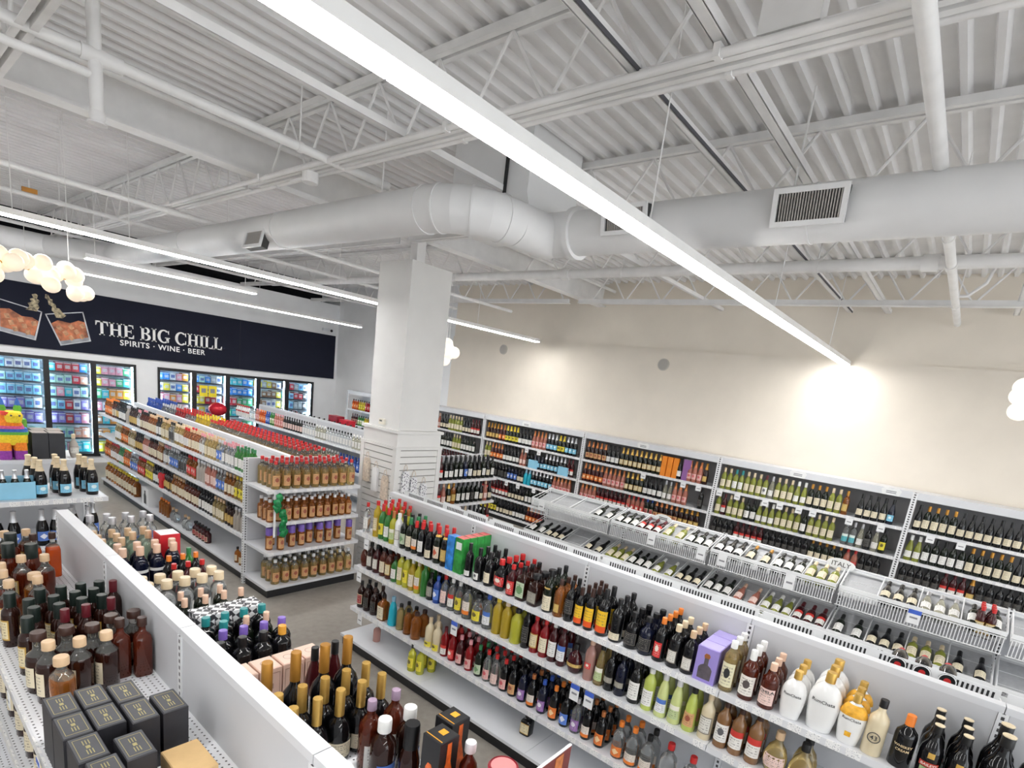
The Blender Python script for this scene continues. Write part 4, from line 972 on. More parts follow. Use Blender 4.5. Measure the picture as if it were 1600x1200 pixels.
# cartons on that shelf
carton('liqueur_carton', 'bright blue liqueur carton with yellow print', 3.06, 3.14, 2.985, 3.065, Z3[0], .29, mat('blue_print', (.03, .22, .62), .4, vary=.5, scale=18), 'beside the green cartons')
GRC = mat('green_print', (.03, .28, .05), .35, vary=.5, scale=14); REDT = mat('red_top_print', (.62, .12, .12), .5, vary=.3, scale=20)
for i in range(4):
    t = carton('liqueur_carton', ['tall green carton with red top at the shelf front', 'tall green carton with red top, second in depth', 'tall green carton with red top, third in depth', 'tall green carton with red top by the back panel'][i], 3.062 + i * .084, 3.142 + i * .084, 2.885, 2.975, Z3[0], .295, GRC, group='green cartons on the top shelf', top=REDT)
    if i == 0: obj('white_label', B().box(-.0415, -.040, -.03, .03, .20, .26), mat('sticker', (.8, .82, .8), .5, vary=.03), t)
PUR = mat('lilac_card', (.34, .27, .66), .45, vary=.05, scale=4); PURT = mat('lilac_lid', (.42, .36, .72), .4, vary=.03)
for i in range(3):
    t = carton('tequila_carton', ['lilac carton printed with a dark bottle at the shelf front', 'lilac carton behind the printed bottle carton', 'lilac carton nearest the back panel'][i], 3.06 + i * .112, 3.168 + i * .112, .80, .925, Z3[0], .215, PUR, group='lilac cartons on the top shelf', top=PURT)
    if i == 0:
        obj('printed_bottle', B().prism([(-.038, .02), (.038, .02), (.04, .085), (.03, .10), (.012, .112), (.012, .15), (-.012, .15), (-.012, .112), (-.03, .10), (-.04, .085)], 'x', -.0555, -.054), mat('print_smoke', (.10, .085, .10), .4, vary=.3, scale=30), t)
        obj('printed_stopper', B().prism([(-.014, .15), (.014, .15), (.018, .165), (.01, .178), (-.01, .178), (-.018, .165)], 'x', -.0555, -.054), CP['copper'], t)
# second shelf
W = W2 = 'middle gondola second shelf'
SECROW = [
 (4.214, lq('small brown decanter bottle', 'disk', .22, .045, 'whisky', 'cork', None, sy=.8), 1), (4.11, lq('dark bottle with oval cream label', 'spirit', .27, .042, 'brown', 'black', 'oval'), 2), (4.018, lq('dark plum brandy bottle with oval label', 'spirit', .27, .042, 'dred', 'black', 'oval'), 2),
 (3.915, lq('amber bottle with tall cream label', 'spirit', .28, .040, 'whisky', 'black', 'cream'), 2), (3.83, lq('amber bottle with tall cream label next to green one', 'spirit', .28, .040, 'whisky', 'black', 'creamgold'), 2), (3.745, lq('green bottle with white label', 'spirit', .24, .038, 'green', 'black', 'white'), 2),
 (3.66, lq('tall yellow limoncello bottle', 'tall', .30, .037, 'lemon', 'white', 'cream'), 2), (3.58, lq('tall yellow limoncello bottle with floral label', 'tall', .30, .037, 'lemon', 'white', 'yel2'), 2), (3.50, lq('yellow limoncello bottle with white stopper', 'spirit', .29, .037, 'yellow', 'white', 'cream'), 2), (3.42, lq('yellow limoncello bottle with painted fruit', 'spirit', .29, .037, 'lemon', 'tan', 'orange2'), 2),
 (3.335, lq('tall dark green bottle without label', 'tall', .30, .037, 'green', 'green', None), 2), (3.25, lq('black bottle with shield label', 'spirit', .24, .038, 'black', 'black', 'grey'), 2), (3.165, lq('blue bottle with white print', 'spirit', .24, .038, 'blue', 'blue', 'blue'), 2), (3.075, lq('clear schnapps bottle with pink label and red cap', 'spirit', .28, .038, 'clear', 'red', 'rose'), 2), (2.985, lq('clear schnapps bottle with red fruit label', 'spirit', .28, .038, 'clear', 'white', 'whitered'), 2), (2.90, lq('clear bottle with yellow green label', 'spirit', .28, .037, 'clear', 'white', 'yel2'), 2),
 (2.80, lq('large clear bottle with orange label', 'spirit', .29, .046, 'clear', 'black', 'orange2'), 2), (2.685, lq('clear triple sec bottle with yellow seal', 'stopper', .25, .047, 'clear', 'black', 'yel2'), 2), (2.575, lq('clear bottle with blue cap', 'spirit', .28, .044, 'clear', 'blue', 'whiteblue'), 2), (2.475, lq('golden yellow herb liqueur bottle', 'tall', .29, .042, 'yellow', 'yellow', None), 2), (2.383, lq('golden yellow herb liqueur bottle beside the olive one', 'tall', .29, .042, 'yellow', 'tan', None), 2), (2.28, lq('broad olive yellow liqueur bottle', 'tall', .27, .048, 'lemon', 'black', None), 2),
 (2.185, lq('tall black bottle with grey lettering', 'tall', .31, .036, 'black', 'black', 'black'), 2), (2.10, lq('red aperitif bottle with cream label', 'spirit', .29, .038, 'red', 'red', 'creamgold'), 2), (2.015, lq('red aperitif bottle with cream label, second', 'spirit', .29, .038, 'red', 'red', 'cream'), 2), (1.935, lq('dark red bottle with white label', 'spirit', .30, .037, 'dred', 'white', 'white'), 2), (1.855, lq('dark red bottle with pale blue label', 'spirit', .30, .037, 'dred', 'wine', 'whiteblue'), 2),
 (1.74, lq('round ornate raspberry liqueur bottle with gold band', 'disk', .21, .056, 'dred', 'black', 'gold', sy=.85, lz=(.24, .36), arc=2.4), 1), (1.622, lq('frosted pink grapefruit liqueur bottle', 'tall', .29, .039, 'pink', 'peach', 'red', lz=(.3, .45), arc=.6), 2), (1.54, lq('pale gold elderflower bottle', 'flute', .30, .037, 'gold', 'black', 'green'), 2), (1.46, lq('black bottle with silver script', 'spirit', .29, .037, 'black', 'black', 'grey', lz=(.2, .34)), 2), (1.38, lq('black bottle with silver script beside the white label', 'spirit', .29, .037, 'navy', 'black', 'grey', lz=(.2, .34)), 2), (1.275, lq('black bottle with tall white label', 'wine', .30, .040, 'black', 'black', 'white', lz=(.1, .5)), 2),
 (1.178, lq('green cream bottle with pistachio label', 'tall', .28, .038, 'lime', 'white', 'white', lz=(.12, .5)), 2), (1.085, lq('pale green cream bottle with blue script label', 'flute', .29, .041, 'lime2', 'clear', 'whiteblue'), 2), (.995, lq('pale green cream bottle with flower label', 'flute', .29, .041, 'lime2', 'clear', 'green'), 2), (.90, lq('green pistachio cream bottle with picture label', 'flute', .29, .041, 'lime', 'black', 'kraft'), 2), (.80, lq('ivory cream bottle with oval print', 'spirit', .29, .040, 'ivory', 'ivory' if False else 'tan', 'oval'), 2),
 (.706, lq('chocolate cream bottle with brown label band', 'spirit', .29, .040, 'choc', 'brown', 'whitecrest'), 2), (.62, lq('chocolate cream bottle with red label band', 'spirit', .29, .040, 'choc', 'brown', 'whitered'), 2), (.525, lq('chocolate cream bottle with plain red band', 'spirit', .30, .041, 'choc', 'brown', 'whitered'), 2), (.41, lq('gold ornate round cream bottle with seal', 'disk', .25, .06, 'gold', 'cork', 'rose', sy=.8), 1), (.28, lq('gold ornate round bottle in shade', 'disk', .25, .06, 'gold', 'black', None, sy=.8), 2),
]
for y, k, deep in SECROW:
    ww = W2 if len(k['desc'].split()) > 8 else W
    for d in range(deep):
        put(k, 3.105 + d * .095, y, Z3[1], '-x', ww, jit=.08)
W = W2 = 'middle gondola third shelf'
sch = lambda d, g, c, l: lq(d, 'spirit', .26, .037, g, c, l, lz=(.08, .40))
THIROW = [
 (4.215, lq('dark brown embossed bottle at the shelf end', 'spirit', .27, .040, 'brown', 'black', 'dred'), 2), (4.115, lq('dark brown embossed bottle', 'spirit', .27, .040, 'brown', 'black', 'black'), 2), (4.0, lq('dark brown embossed bottle beside the cream square label', 'spirit', .27, .042, 'brown', 'brown', 'black'), 2),
 (3.86, lq('amber bottle with square cream label', 'square', .25, .046, 'amber', 'black', 'cream', lz=(.06, .56), arc=.75), 1), (3.72, lq('blue painted cone shaped bottle', 'flute', .28, .046, 'teal', 'lblue', None), 1), (3.605, lq('clear amber rum bottle', 'tall', .25, .038, 'gold', 'black', None), 2), (3.50, lq('brown amber rum bottle', 'tall', .24, .040, 'amber', 'black', None), 2), (3.385, lq('broad amber bottle without label', 'tall', .25, .048, 'amber', 'brown', None), 2),
 (3.20, lq('ivory banana cream bottle', 'spirit', .27, .042, 'ivory', 'tan', 'yel2', lz=(.05, .22)), 2), (3.10, lq('ivory banana cream bottle with yellow print', 'spirit', .27, .042, 'ivory', 'tan', 'yel2', lz=(.05, .26)), 1),
 (3.005, sch('red schnapps bottle with white apple label', 'red', 'wine', 'whitered'), 3), (2.91, sch('red schnapps bottle with red fruit label', 'red', 'red', 'red'), 3), (2.815, sch('dark cherry schnapps bottle with red label', 'dred', 'pink', 'pink'), 3), (2.71, sch('red pomegranate schnapps bottle', 'red', 'pink', 'pink'), 3), (2.60, sch('green melon schnapps bottle with green cap', 'dark', 'green', 'leaf'), 3),
 (2.505, sch('clear peach schnapps bottle with red cap', 'clear', 'red', 'pink'), 3), (2.42, sch('clear strawberry schnapps bottle with red cap', 'clear', 'red', 'rose'), 3), (2.325, sch('dark berry schnapps bottle with pale label', 'black', 'red', 'pink'), 3), (2.235, sch('dark root beer schnapps bottle', 'black', 'black', 'kraft'), 3), (2.14, sch('dark grape schnapps bottle with violet label', 'navy', 'black', 'purple'), 3), (2.05, sch('dark schnapps bottle with orange label and copper cap', 'black', 'copper', 'orange2'), 3), (1.95, sch('dark blueberry schnapps bottle with blue cap', 'navy', 'blue', 'purple'), 3), (1.845, sch('dark schnapps bottle with orange label and orange cap', 'black', 'orange', 'orange'), 3), (1.745, sch('dark schnapps bottle with grey blue label', 'black', 'black', 'blue'), 3), (1.65, sch('clear schnapps bottle with violet label', 'clear', 'silver', 'purple'), 3), (1.56, sch('black coffee schnapps bottle with orange label', 'black', 'copper', 'orange2'), 3), (1.45, sch('black schnapps bottle with orange and tan label', 'black', 'copper', 'orange'), 3),
 (1.31, lq('clear peach schnapps bottle with bright orange label', 'spirit', .26, .042, 'clear', 'orange', 'orange', lz=(.06, .34)), 2), (1.21, lq('clear schnapps bottle with orange label and orange neck', 'spirit', .27, .044, 'clear', 'orange', 'orange2', lz=(.06, .34)), 2), (1.105, lq('clear schnapps bottle with orange label and black cap', 'spirit', .27, .044, 'clear', 'black', 'orange2', lz=(.06, .38)), 2), (.965, lq('broad clear schnapps bottle with orange label', 'spirit', .29, .052, 'clear', 'red', 'orange', lz=(.06, .30)), 1), (.82, lq('broad clear schnapps bottle with red neck', 'spirit', .28, .050, 'clear', 'red', 'pink', lz=(.06, .3)), 1),
]
for y, k, deep in THIROW:
    ww = W2 if len(k['desc'].split()) > 8 else W
    for d in range(deep): put(k, 3.10 + d * .09, y, Z3[2], '-x', ww, jit=.08)
k = lq('pale cloudy bottle', 'tall', .17, .036, 'pink', 'white', None); put(k, 3.11, 3.94, .125, '-x', 'alone at the base deck end')
k = lq('yellow limoncello bottle with fruit label', 'spirit', .25, .037, 'lemon', 'black', 'yel2')
for x, y in ((3.03, 3.32), (3.05, 3.23), (3.15, 3.30), (3.24, 3.27), (3.16, 3.20)): put(k, x, y, .125, '-x', 'middle gondola base deck', jit=.5)
k = lq('flat square black amaretto bottle', 'square', .17, .044, 'black', 'black', 'creamgold', lz=(.10, .60), arc=.7, capx=1.4); put(k, 3.13, 2.07, .125, '-x', 'alone on middle gondola base deck')
# hanging shelf cards
CARDW = mat('card_white', (.84, .85, .86), .5, vary=.02); CARDB_ = mat('card_blue', (.05, .12, .55), .5, vary=.1)
def card(x, y, z, h, w, label, face='-x', head=True):
    t = thing('price_card', label, 'price card', (x, y, z), 'hanging shelf price cards')
    if face == '-x':
        obj('card', B().box(-.002, 0, -w / 2, w / 2, -h, 0), CARDW, t)
        if head: obj('card_head', B().box(-.003, -.002, -w / 2, w / 2, -h * .3, 0), CARDB_, t)
        obj('print_line', B().box(-.003, -.002, -w * .3, w * .3, -h * .62, -h * .5), MATS['print_grey'], t)
    else:
        obj('card', B().box(-w / 2, w / 2, -.002, 0, -h, 0), CARDW, t); obj('print_line', B().box(-w * .3, w * .3, -.003, -.002, -h * .62, -h * .5), MATS['print_grey'], t)
    return t
for y, z, lb, hd in ((2.853, .775, 'blue headed price card under the clear triple sec', True), (1.66, .775, 'blue headed price card under the pink bottle', True), (1.545, .775, 'blue headed price card beside another near the black bottles', True), (4.18, .775, 'white price card at the pillar end of the second shelf', False), (4.12, .35, 'white price card hanging off the third shelf end', False), (4.1, 1.125, 'white price card hanging off the top shelf end', False)):
    card(3.03, y, z, .12 if hd else .1, .07, lb, head=hd)
# ================================================================== near gondola, both sides of the rail
ZN = 1.17
WL = 'left of near rail'
wk = lambda d, *a, **k: K('whiskey_bottle', d, *a, **k)
ksq = wk('slim square red brown bottle with dark stopper', 'square', .285, .036, 'whisky', 'brown', None, capx=1.3)
kst = wk('dark bourbon bottle with chunky silver brown stopper', 'stopper', .27, .0475, 'brown', 'brown', 'cream', extra='clearneck')
kco = wk('dark rye bottle with pale cork stopper', 'spirit', .27, .045, 'brown', 'cork', 'cream', neck=.86, capx=1.25, extra='clearneck')
kfl = wk('wide amber flask bottle with pale cork stopper', 'spirit', .255, .058, 'amber', 'cork', None, sx=1.1, sy=.72, neck=.86, capx=1.1, extra='clearneck')
kbk = wk('brown bourbon bottle with black green capsule', 'spirit', .27, .037, 'brown', 'dgreen', 'creamgold', neck=.74, capx=1.0)
kre = wk('square bottle of bright red orange whiskey', 'square', .285, .036, 'orange', 'brown', 'creamgold', capx=1.25, extra='clearneck')
kbc = wk('amber bourbon bottle with tall black capsule', 'spirit', .30, .042, 'whisky', 'dgreen', 'cream', neck=.72)
kam = wk('amber whiskey bottle with cork and cream label', 'spirit', .28, .044, 'whisky', 'cork', 'creamgold', neck=.86, capx=1.2, extra='clearneck')
krd = wk('dark whiskey bottle with wine red capsule', 'wine', .30, .040, 'brown', 'wine', 'cream')
for i, (x, y) in enumerate(((.785, 2.70), (.708, 2.735))): put(ksq, x, y, ZN, '-x', WL)
for x, y in ((.615, 2.77), (.53, 2.80), (.435, 2.80), (.70, 2.83), (.79, 2.83)): put(kst, x, y, ZN, '-x', WL)
for x, y in ((.64, 2.665), (.545, 2.66), (.448, 2.69)): put(kco, x, y, ZN, '-x', WL)
put(kfl, .462, 2.555, ZN, '-x', WL)
for x, y in ((.53, 3.30), (.61, 3.29), (.69, 3.29), (.765, 3.28), (.645, 3.19), (.72, 3.19), (.56, 3.18), (.47, 3.19), (.47, 3.08), (.42, 3.31), (.56, 3.07), (.65, 3.09), (.73, 3.09), (.43, 2.98)): put(kbk, x, y, ZN, '-x', WL)
for x, y in ((.66, 4.205), (.75, 4.20)): put(kre, x, y, ZN, '-x', WL)
for x, y in ((.56, 4.22), (.52, 4.02), (.61, 3.96), (.46, 4.12), (.43, 3.93)): put(kbc, x, y, ZN, '-x', WL)
for x, y in ((.55, 4.34), (.65, 4.34), (.545, 3.83), (.44, 3.62), (.45, 3.74), (.64, 3.80), (.44, 3.46), (.55, 3.46), (.45, 4.36)): put(kam, x, y, ZN, '-x', WL)
put(K('whiskey_bottle', 'very wide amber flask bottle', 'spirit', .25, .062, 'amber', 'cork', None, sx=1.1, sy=.72, neck=.86, capx=1.1, extra='clearneck'), .56, 3.60, ZN, '-x', 'left of near rail')
for x, y in ((.80, 3.18), (.63, 2.93), (.55, 2.92), (.735, 2.96)): put(krd, x - .0, y + .0, ZN, '-x', WL)
# black cartons with gold border lids
BLK = mat('charcoal_card', (.026, .026, .032), .5, vary=.12, scale=20)
GOLDL = mat('gold_foil_line', (.42, .36, .16), .4, .5, vary=.1)
lidme = B().box(-.039, .039, -.071, .071, 0, .001).mesh('lid_panel', [mat('slate_lid', (.055, .057, .066), .45, vary=.08, scale=15)])
bd = B()
for s in (-1, 1): bd.box(s * .031 - .0008, s * .031 + .0008, -.056, .056, .001, .0016); bd.box(-.031, .031, s * .056 - .0008, s * .056 + .0008, .001, .0016)
bdm = bd.mesh('gold_border', [GOLDL])
cr = B()
for s in (-1, 1):
    for q in (-.008, 0, .008): cr.box(q - .0014, q + .0014, s * .028 - .013, s * .028 + .013, .001, .0016)
cr.box(-.006, .006, -.008, .008, .001, .0016)
crm = cr.mesh('gold_crest', [GOLDL])
BX = [(.36, 2.185, 'first row far corner'), (.452, 2.185, 'first row middle'), (.545, 2.15, 'first row toward the rail'), (.36, 2.03, 'second row at the shelf edge'), (.452, 2.028, 'second row middle'), (.546, 1.995, 'second row toward the rail'), (.641, 1.995, 'standing alone by the rail'), (.366, 1.875, 'third row at the shelf edge'), (.38, 1.72, 'lowest row at the shelf edge'), (.475, 1.80, 'lowest row toward the rail')]
for x, y, lb in BX:
    t = carton('whiskey_carton', 'charcoal gift carton with gold bordered lid, ' + lb, x, x + .084, y, y + .147, ZN, .214, BLK, group='charcoal gift cartons on the near shelf')
    link('lid_panel', lidme, t, (0, 0, .214)); link('gold_border', bdm, t, (0, 0, .214)); link('gold_crest', crm, t, (0, 0, .214))
KRAFT = mat('kraft_card', (.62, .42, .20), .6, vary=.08, scale=12)
carton('kraft_carton', 'plain tan kraft carton', .60, .72, 1.72, 1.90, ZN, .13, KRAFT, 'beside the charcoal cartons near the rail')
carton('kraft_carton', 'small tan kraft carton', .50, .585, 1.62, 1.78, ZN, .12, KRAFT, 'in front of the charcoal cartons')
for i, (y, z) in enumerate(((2.30, 1.135), (2.85, 1.135), (1.95, .765))):
    card(.335, y, z + .03, .07, .05, ['blue ticket on the near shelf edge below the cartons', 'grey ticket on the near shelf edge below the bottles', 'white ticket on the lower near shelf edge'][i], head=i == 0)
for y in (2.1, 2.3, 2.5, 2.7, 2.9, 3.1, 3.3, 3.5):
    put(wk('small brown bottle', 'spirit', .26, .040, 'brown', 'black', 'cream'), .42, y, .80, '-x', 'lower shelf left of near rail')
# right of the rail
WR = 'right of near rail'
gn = lambda d, *a, **k: K('gin_bottle', d, *a, **k)
kgr = gn('tall clear bottle with grey cap and blue label', 'tall', .32, .042, 'clear', 'grey', 'whiteblue', neck=.86, capx=1.15)
for x, y in ((.99, 4.40), (1.085, 4.40), (1.195, 4.40), (1.30, 4.40), (1.09, 4.30), (1.20, 4.30), (1.31, 4.29)): put(kgr, x, y, ZN, '+x', WR)
kgg = gn('pale green gin bottle with pale cork', 'apoth', .265, .042, 'lgreen', 'cork', None, capx=1.15)
for x, y in ((.96, 4.21), (.96, 4.11), (1.06, 4.20), (1.15, 4.20), (1.24, 4.20), (1.06, 4.10), (1.15, 4.10), (1.24, 4.10), (.96, 4.01), (1.06, 4.0)): put(kgg, x, y, ZN, '+x', WR)
kbd = gn('dark navy gin bottle with white band and pale stopper', 'apoth', .27, .043, 'navy', 'peach', None, extra='band', capx=1.2)
for x, y in ((1.09, 3.755), (1.185, 3.765), (1.28, 3.765), (1.105, 3.86), (1.205, 3.862), (1.30, 3.85), (1.0, 3.76), (1.0, 3.86)): put(kbd, x, y, ZN, '+x', WR)
RED = mat('red_print_card', (.60, .02, .03), .4, vary=.12, scale=8)
carton('gin_carton', 'red carton with white lid', 1.255, 1.375, 3.92, 4.05, ZN, .275, RED, 'behind the white banded bottles', top=CARDW)
kor = K('vodka_bottle', 'small dark bottle with orange cap', 'spirit', .25, .034, 'black', 'orange', 'orange2'); krc = K('vodka_bottle', 'small dark bottle with red cap', 'spirit', .235, .034, 'dred', 'red', 'red')
for x, y in ((1.19, 3.575), (1.27, 3.58), (1.345, 3.58)): put(kor, x, y, ZN, '+x', WR)
for x, y in ((1.18, 3.465), (1.26, 3.47), (1.34, 3.47)): put(krc, x, y, ZN, '+x', WR)
put(K('vodka_bottle', 'small green bottle with lime cap', 'spirit', .25, .034, 'green', 'green', 'leaf'), 1.34, 3.68, ZN, '+x', WR)
kgi = gn('stout clear gin bottle with tan cap and white label', 'apoth', .24, .0455, 'clear', 'tan', 'white', capx=1.5)
for x in (.965, 1.057, 1.149, 1.241, 1.333):
    for y in (3.315, 3.212): put(kgi, x, y, ZN, '+x', WR)
CHK = mat('chequer_print', (.8, .8, .8), .45); nt = CHK.node_tree; tc = nt.nodes.new('ShaderNodeTexCoord'); vo = nt.nodes.new('ShaderNodeTexChecker'); vo.inputs['Scale'].default_value = 36; vo.inputs['Color1'].default_value = (.80, .80, .82, 1); vo.inputs['Color2'].default_value = (.05, .05, .06, 1)
mp = nt.nodes.new('ShaderNodeMapping'); mp.inputs['Rotation'].default_value = (.3, .5, .78); nt.links.new(tc.outputs['Object'], mp.inputs['Vector']); nt.links.new(mp.outputs[0], vo.inputs['Vector']); nt.links.new(vo.outputs['Color'], nt.nodes['Principled BSDF'].inputs['Base Color'])
for i in range(4):
    carton('gin_carton', 'black and white patterned carton ' + ['nearest the rail', 'second from the rail', 'third from the rail', 'at the outer shelf edge'][i], 1.035 + i * .086, 1.118 + i * .086, 2.735, 2.86, ZN, .20, CHK, group='patterned gin cartons')
kpe = gn('small dark bottle with peach stopper', 'apoth', .235, .036, 'dark', 'peach', 'black')
for x, y in ((1.045, 2.925), (1.145, 2.92), (1.245, 2.93), (1.335, 2.925), (1.20, 2.565), (1.30, 2.56), (.96, 2.9), (.955, 3.02), (1.06, 3.02), (1.16, 3.02), (1.26, 3.02)): put(kpe, x, y, ZN, '+x', WR)
for c, l in (('teal', [(.955, 2.68), (1.05, 2.672), (1.145, 2.68), (1.24, 2.68), (1.335, 2.68), (1.10, 2.588)]), ('purple', [(.96, 2.49), (1.058, 2.495), (1.152, 2.487), (1.248, 2.478), (1.342, 2.48)]), ('amberc', [(1.30, 2.395)])):
    for x, y in l: put(gn('black squat tequila bottle with %s stopper' % {'teal': 'teal', 'purple': 'purple', 'amberc': 'orange'}[c], 'apoth', .225, .047, 'black', c, 'black'), x, y, ZN, '+x', WR)
for x, y in ((1.0, 2.385), (1.10, 2.385), (1.20, 2.385)): put(gn('black apothecary style gin bottle with black stopper', 'apoth', .225, .049, 'black', 'black', 'grey', lz=(.1, .3)), x, y, ZN, '+x', WR)
PEA = mat('peach_card', (.72, .50, .40), .5, vary=.05, scale=10); PEAT = mat('peach_lid', (.76, .56, .46), .5, vary=.03); PRL = mat('peach_print', (.35, .20, .15), .5, vary=.1)
for i, x in enumerate((.95, 1.058, 1.166, 1.274)):
    t = carton('cognac_carton', 'peach coloured carton ' + ['nearest the rail', 'second from the rail', 'third from the rail', 'at the outer shelf edge'][i], x, x + .10, 2.12, 2.235, ZN, .175, PEA, group='peach cartons right of the rail', top=PEAT)
    rn = B()
    for q in range(16):
        a0, a1 = 2 * math.pi * q / 16, 2 * math.pi * (q + 1) / 16
        rn.quad([(.022 * math.cos(a0), .022 * math.sin(a0), .1768), (.022 * math.cos(a1), .022 * math.sin(a1), .1768), (.0195 * math.cos(a1), .0195 * math.sin(a1), .1768), (.0195 * math.cos(a0), .0195 * math.sin(a0), .1768)])
    obj('lid_ring', rn, PRL, t)
    obj('front_frame', B().box(-.042, .042, -.0585, -.0575, .02, .0215).box(-.042, .042, -.0585, -.0575, .15, .1515).box(-.042, -.0405, -.0585, -.0575, .02, .15).box(.0405, .042, -.0585, -.0575, .02, .15).box(-.012, .012, -.0585, -.0575, .075, .10), PRL, t)
cg = lambda d, *a, **k: K('cognac_bottle', d, *a, **k)
kbg = cg('large dark cognac bottle with long amber gold capsule', 'cognac', .37, .056, 'black', 'dgold', 'creamgold', neck=.66, capx=.95)
for x, y in ((.96, 1.87), (1.085, 1.88), (1.21, 1.87), (1.325, 1.875)): put(kbg, x, y, ZN, '+x', WR)
kgd = cg('dark cognac bottle with long gold capsule', 'cognac', .30, .0485, 'black', 'gold', 'cream', lz=(.08, .30))
for x in (.942, 1.04, 1.138, 1.236, 1.334):
    for y in (1.745, 1.635): put(kgd, x, y, ZN, '-y', WR, jit=.5)
for x in (1.235, 1.335): put(cg('slim dark brandy bottle with black capsule', 'burg', .30, .038, 'dred', 'black', None), x, 1.985, ZN, '+x', WR)
for x in (1.20, 1.315): put(cg('brown brandy bottle with lilac stopper and white label', 'spirit', .29, .044, 'whisky', 'lilac', 'white', lz=(.06, .40)), x, 1.515, ZN, '-y', WR)
for x in (1.175, 1.295): put(cg('brown brandy bottle with broad white stopper', 'spirit', .28, .048, 'brown', 'white', 'whiteblue', lz=(.06, .40), neck=.82, capx=1.3), x, 1.40, ZN, '-y', WR)
put(cg('dark brandy bottle with tall black capsule', 'burg', .29, .040, 'brown', 'black', None, neck=.66), 1.225, 1.305, ZN, '-y', 'beside the orange bottle cartons')
BKC = mat('black_print_card', (.010, .010, .012), .4, vary=.1); FLM = mat('flame_print', (.75, .12, .02), .4, vary=.6, scale=22); ORP = mat('orange_print', (.82, .36, .02), .45, vary=.05)
for i, (x, y) in enumerate(((1.245, 1.175), (1.350, 1.225))):
    t = carton('cognac_carton', ['black carton with orange bottle picture beside the white stopper', 'black carton with orange bottle picture at the outer edge'][i], x - .045, x + .045, y - .045, y + .045, ZN, .31, BKC, group='black and orange cognac cartons')
    obj('printed_bottle', B().prism([(-.032, .02), (.032, .02), (.034, .13), (.022, .18), (.011, .22), (.010, .295), (-.010, .295), (-.011, .22), (-.022, .18), (-.034, .13)], 'y', -.0465, -.045), FLM, t)
    obj('printed_bottle', B().prism([(-.018, .03), (.018, .03), (.022, .12), (.018, .19), (.008, .21), (-.008, .21), (-.018, .19), (-.022, .12)], 'x', -.0465, -.045), FLM, t)
    obj('lid_square', B().box(-.004, .024, -.014, .014, .31, .3112).box(-.035, -.032, -.04, .04, .31, .3112), ORP, t)
t = thing('tin_canister', 'round golden tin with pink red lid at the outer edge', 'tin', (1.40, 1.0, ZN), 'round tins right of the rail')
def tin(t):
    obj('can', B().lathe([(0, 0), (.052, 0), (.054, .004), (.054, .19), (0, .19)], 24), mat('golden_tin', (.62, .38, .06), .35, .4, vary=.15, scale=14), t, 'auto')
    obj('lid', B().lathe([(.056, .185), (.057, .20), (.052, .206), (.050, .200), (.030, .200), (.028, .203), (0, .203)], 24), mat('wine_lid', (.42, .04, .06), .35, vary=.05), t, 'auto')
    obj('lid_disc', B().lathe([(0, .2035), (.046, .2035), (.046, .2045), (0, .2045)], 24), mat('pink_lid', (.78, .28, .28), .4, vary=.04), t)
tin(t)
t = thing('tin_canister', 'round golden tin with pink red lid, nearer the rail', 'tin', (1.27, 1.02, ZN), 'round tins right of the rail'); tin(t)
put(cg('cognac bottle with faceted clear stopper', 'spirit', .27, .034, 'whisky', 'clear', None, capx=1.5), 1.335, 1.11, ZN, '-y', 'between tins and black cartons')
t = thing('promo_card', 'dark red promotional card standing on the near shelf', 'card', (1.36, .86, ZN))
obj('board', B().box(-.13, .25, -.004, .004, 0, .27), mat('maroon_print', (.16, .025, .02), .4, vary=.35, scale=9), t)
obj('white_edge', B().box(-.13, .25, -.005, .005, .27, .274), CARDW, t); obj('orange_stamp', B().box(.15, .20, -.0055, -.004, .19, .26), mat('stamp_orange', (.55, .18, .05), .5, vary=.3, scale=30), t)
obj('white_seal', B().tube((.185, -.0055, .145), (.185, -.004, .145), .022, 16), CARDW, t); obj('printed_bottle', B().box(.07, .095, -.0055, -.004, .03, .13), mat('print_pinkish', (.6, .4, .38), .5, vary=.2), t)
for y in (.55, .7): put(kgd, 1.1, y, ZN, '-y', 'right of near rail at picture bottom')
# ================================================================== end display of golden bottles
tq = lambda d, *a, **k: K('tequila_bottle', d, *a, **k)
kh = tq('golden tequila bottle with red cap and kraft label', 'spirit', .315, .047, 'gold', 'red', 'kraft', lz=(.12, .50), neck=.88, extra='clearneck')
kh2 = tq('amber tequila bottle with kraft label', 'stopper', .26, .043, 'amber', 'clear', 'kraft', lz=(.08, .56), capx=.6)
kh3 = tq('small tequila bottle with violet wrapped neck', 'spirit', .26, .040, 'amber', 'purple', 'kraft', lz=(.08, .56), neck=.66, capx=1.3)
kh4 = tq('golden tequila bottle with clear cap and kraft label', 'spirit', .29, .047, 'gold', 'clear', 'kraft', lz=(.12, .50), neck=.88, extra='clearneck')
def grid(k, xs, ys, z, face, where):
    for y in ys:
        for x in xs: put(k, x + random.uniform(-.004, .004), y + random.uniform(-.004, .004), z, face, where)
NX = [3.0 + .121 * i for i in range(9)]
grid(kh, NX, (5.79, 5.90, 6.01, 6.12), ECL[0][0], '-y', 'golden display top shelf')
grid(kh2, [2.94 + .101 * i for i in range(11)], (5.78, 5.885, 5.99), ECL[1][0], '-y', 'golden display second shelf')
for x in (2.95, 3.06, 3.22, 3.34, 3.47, 3.58, 3.70, 3.86, 3.96): put(kh3, x, 5.75 + .05 * (int(x * 100) % 3), ECL[2][0], '-y', 'golden display third shelf')
for x in (3.05, 3.28, 3.40, 3.53, 3.64, 3.78, 3.91): put(kh3, x, 5.95, ECL[2][0], '-y', 'golden display third shelf')
grid(kh4, NX, (5.74, 5.86, 5.98), .13, '-y', 'golden display base deck')
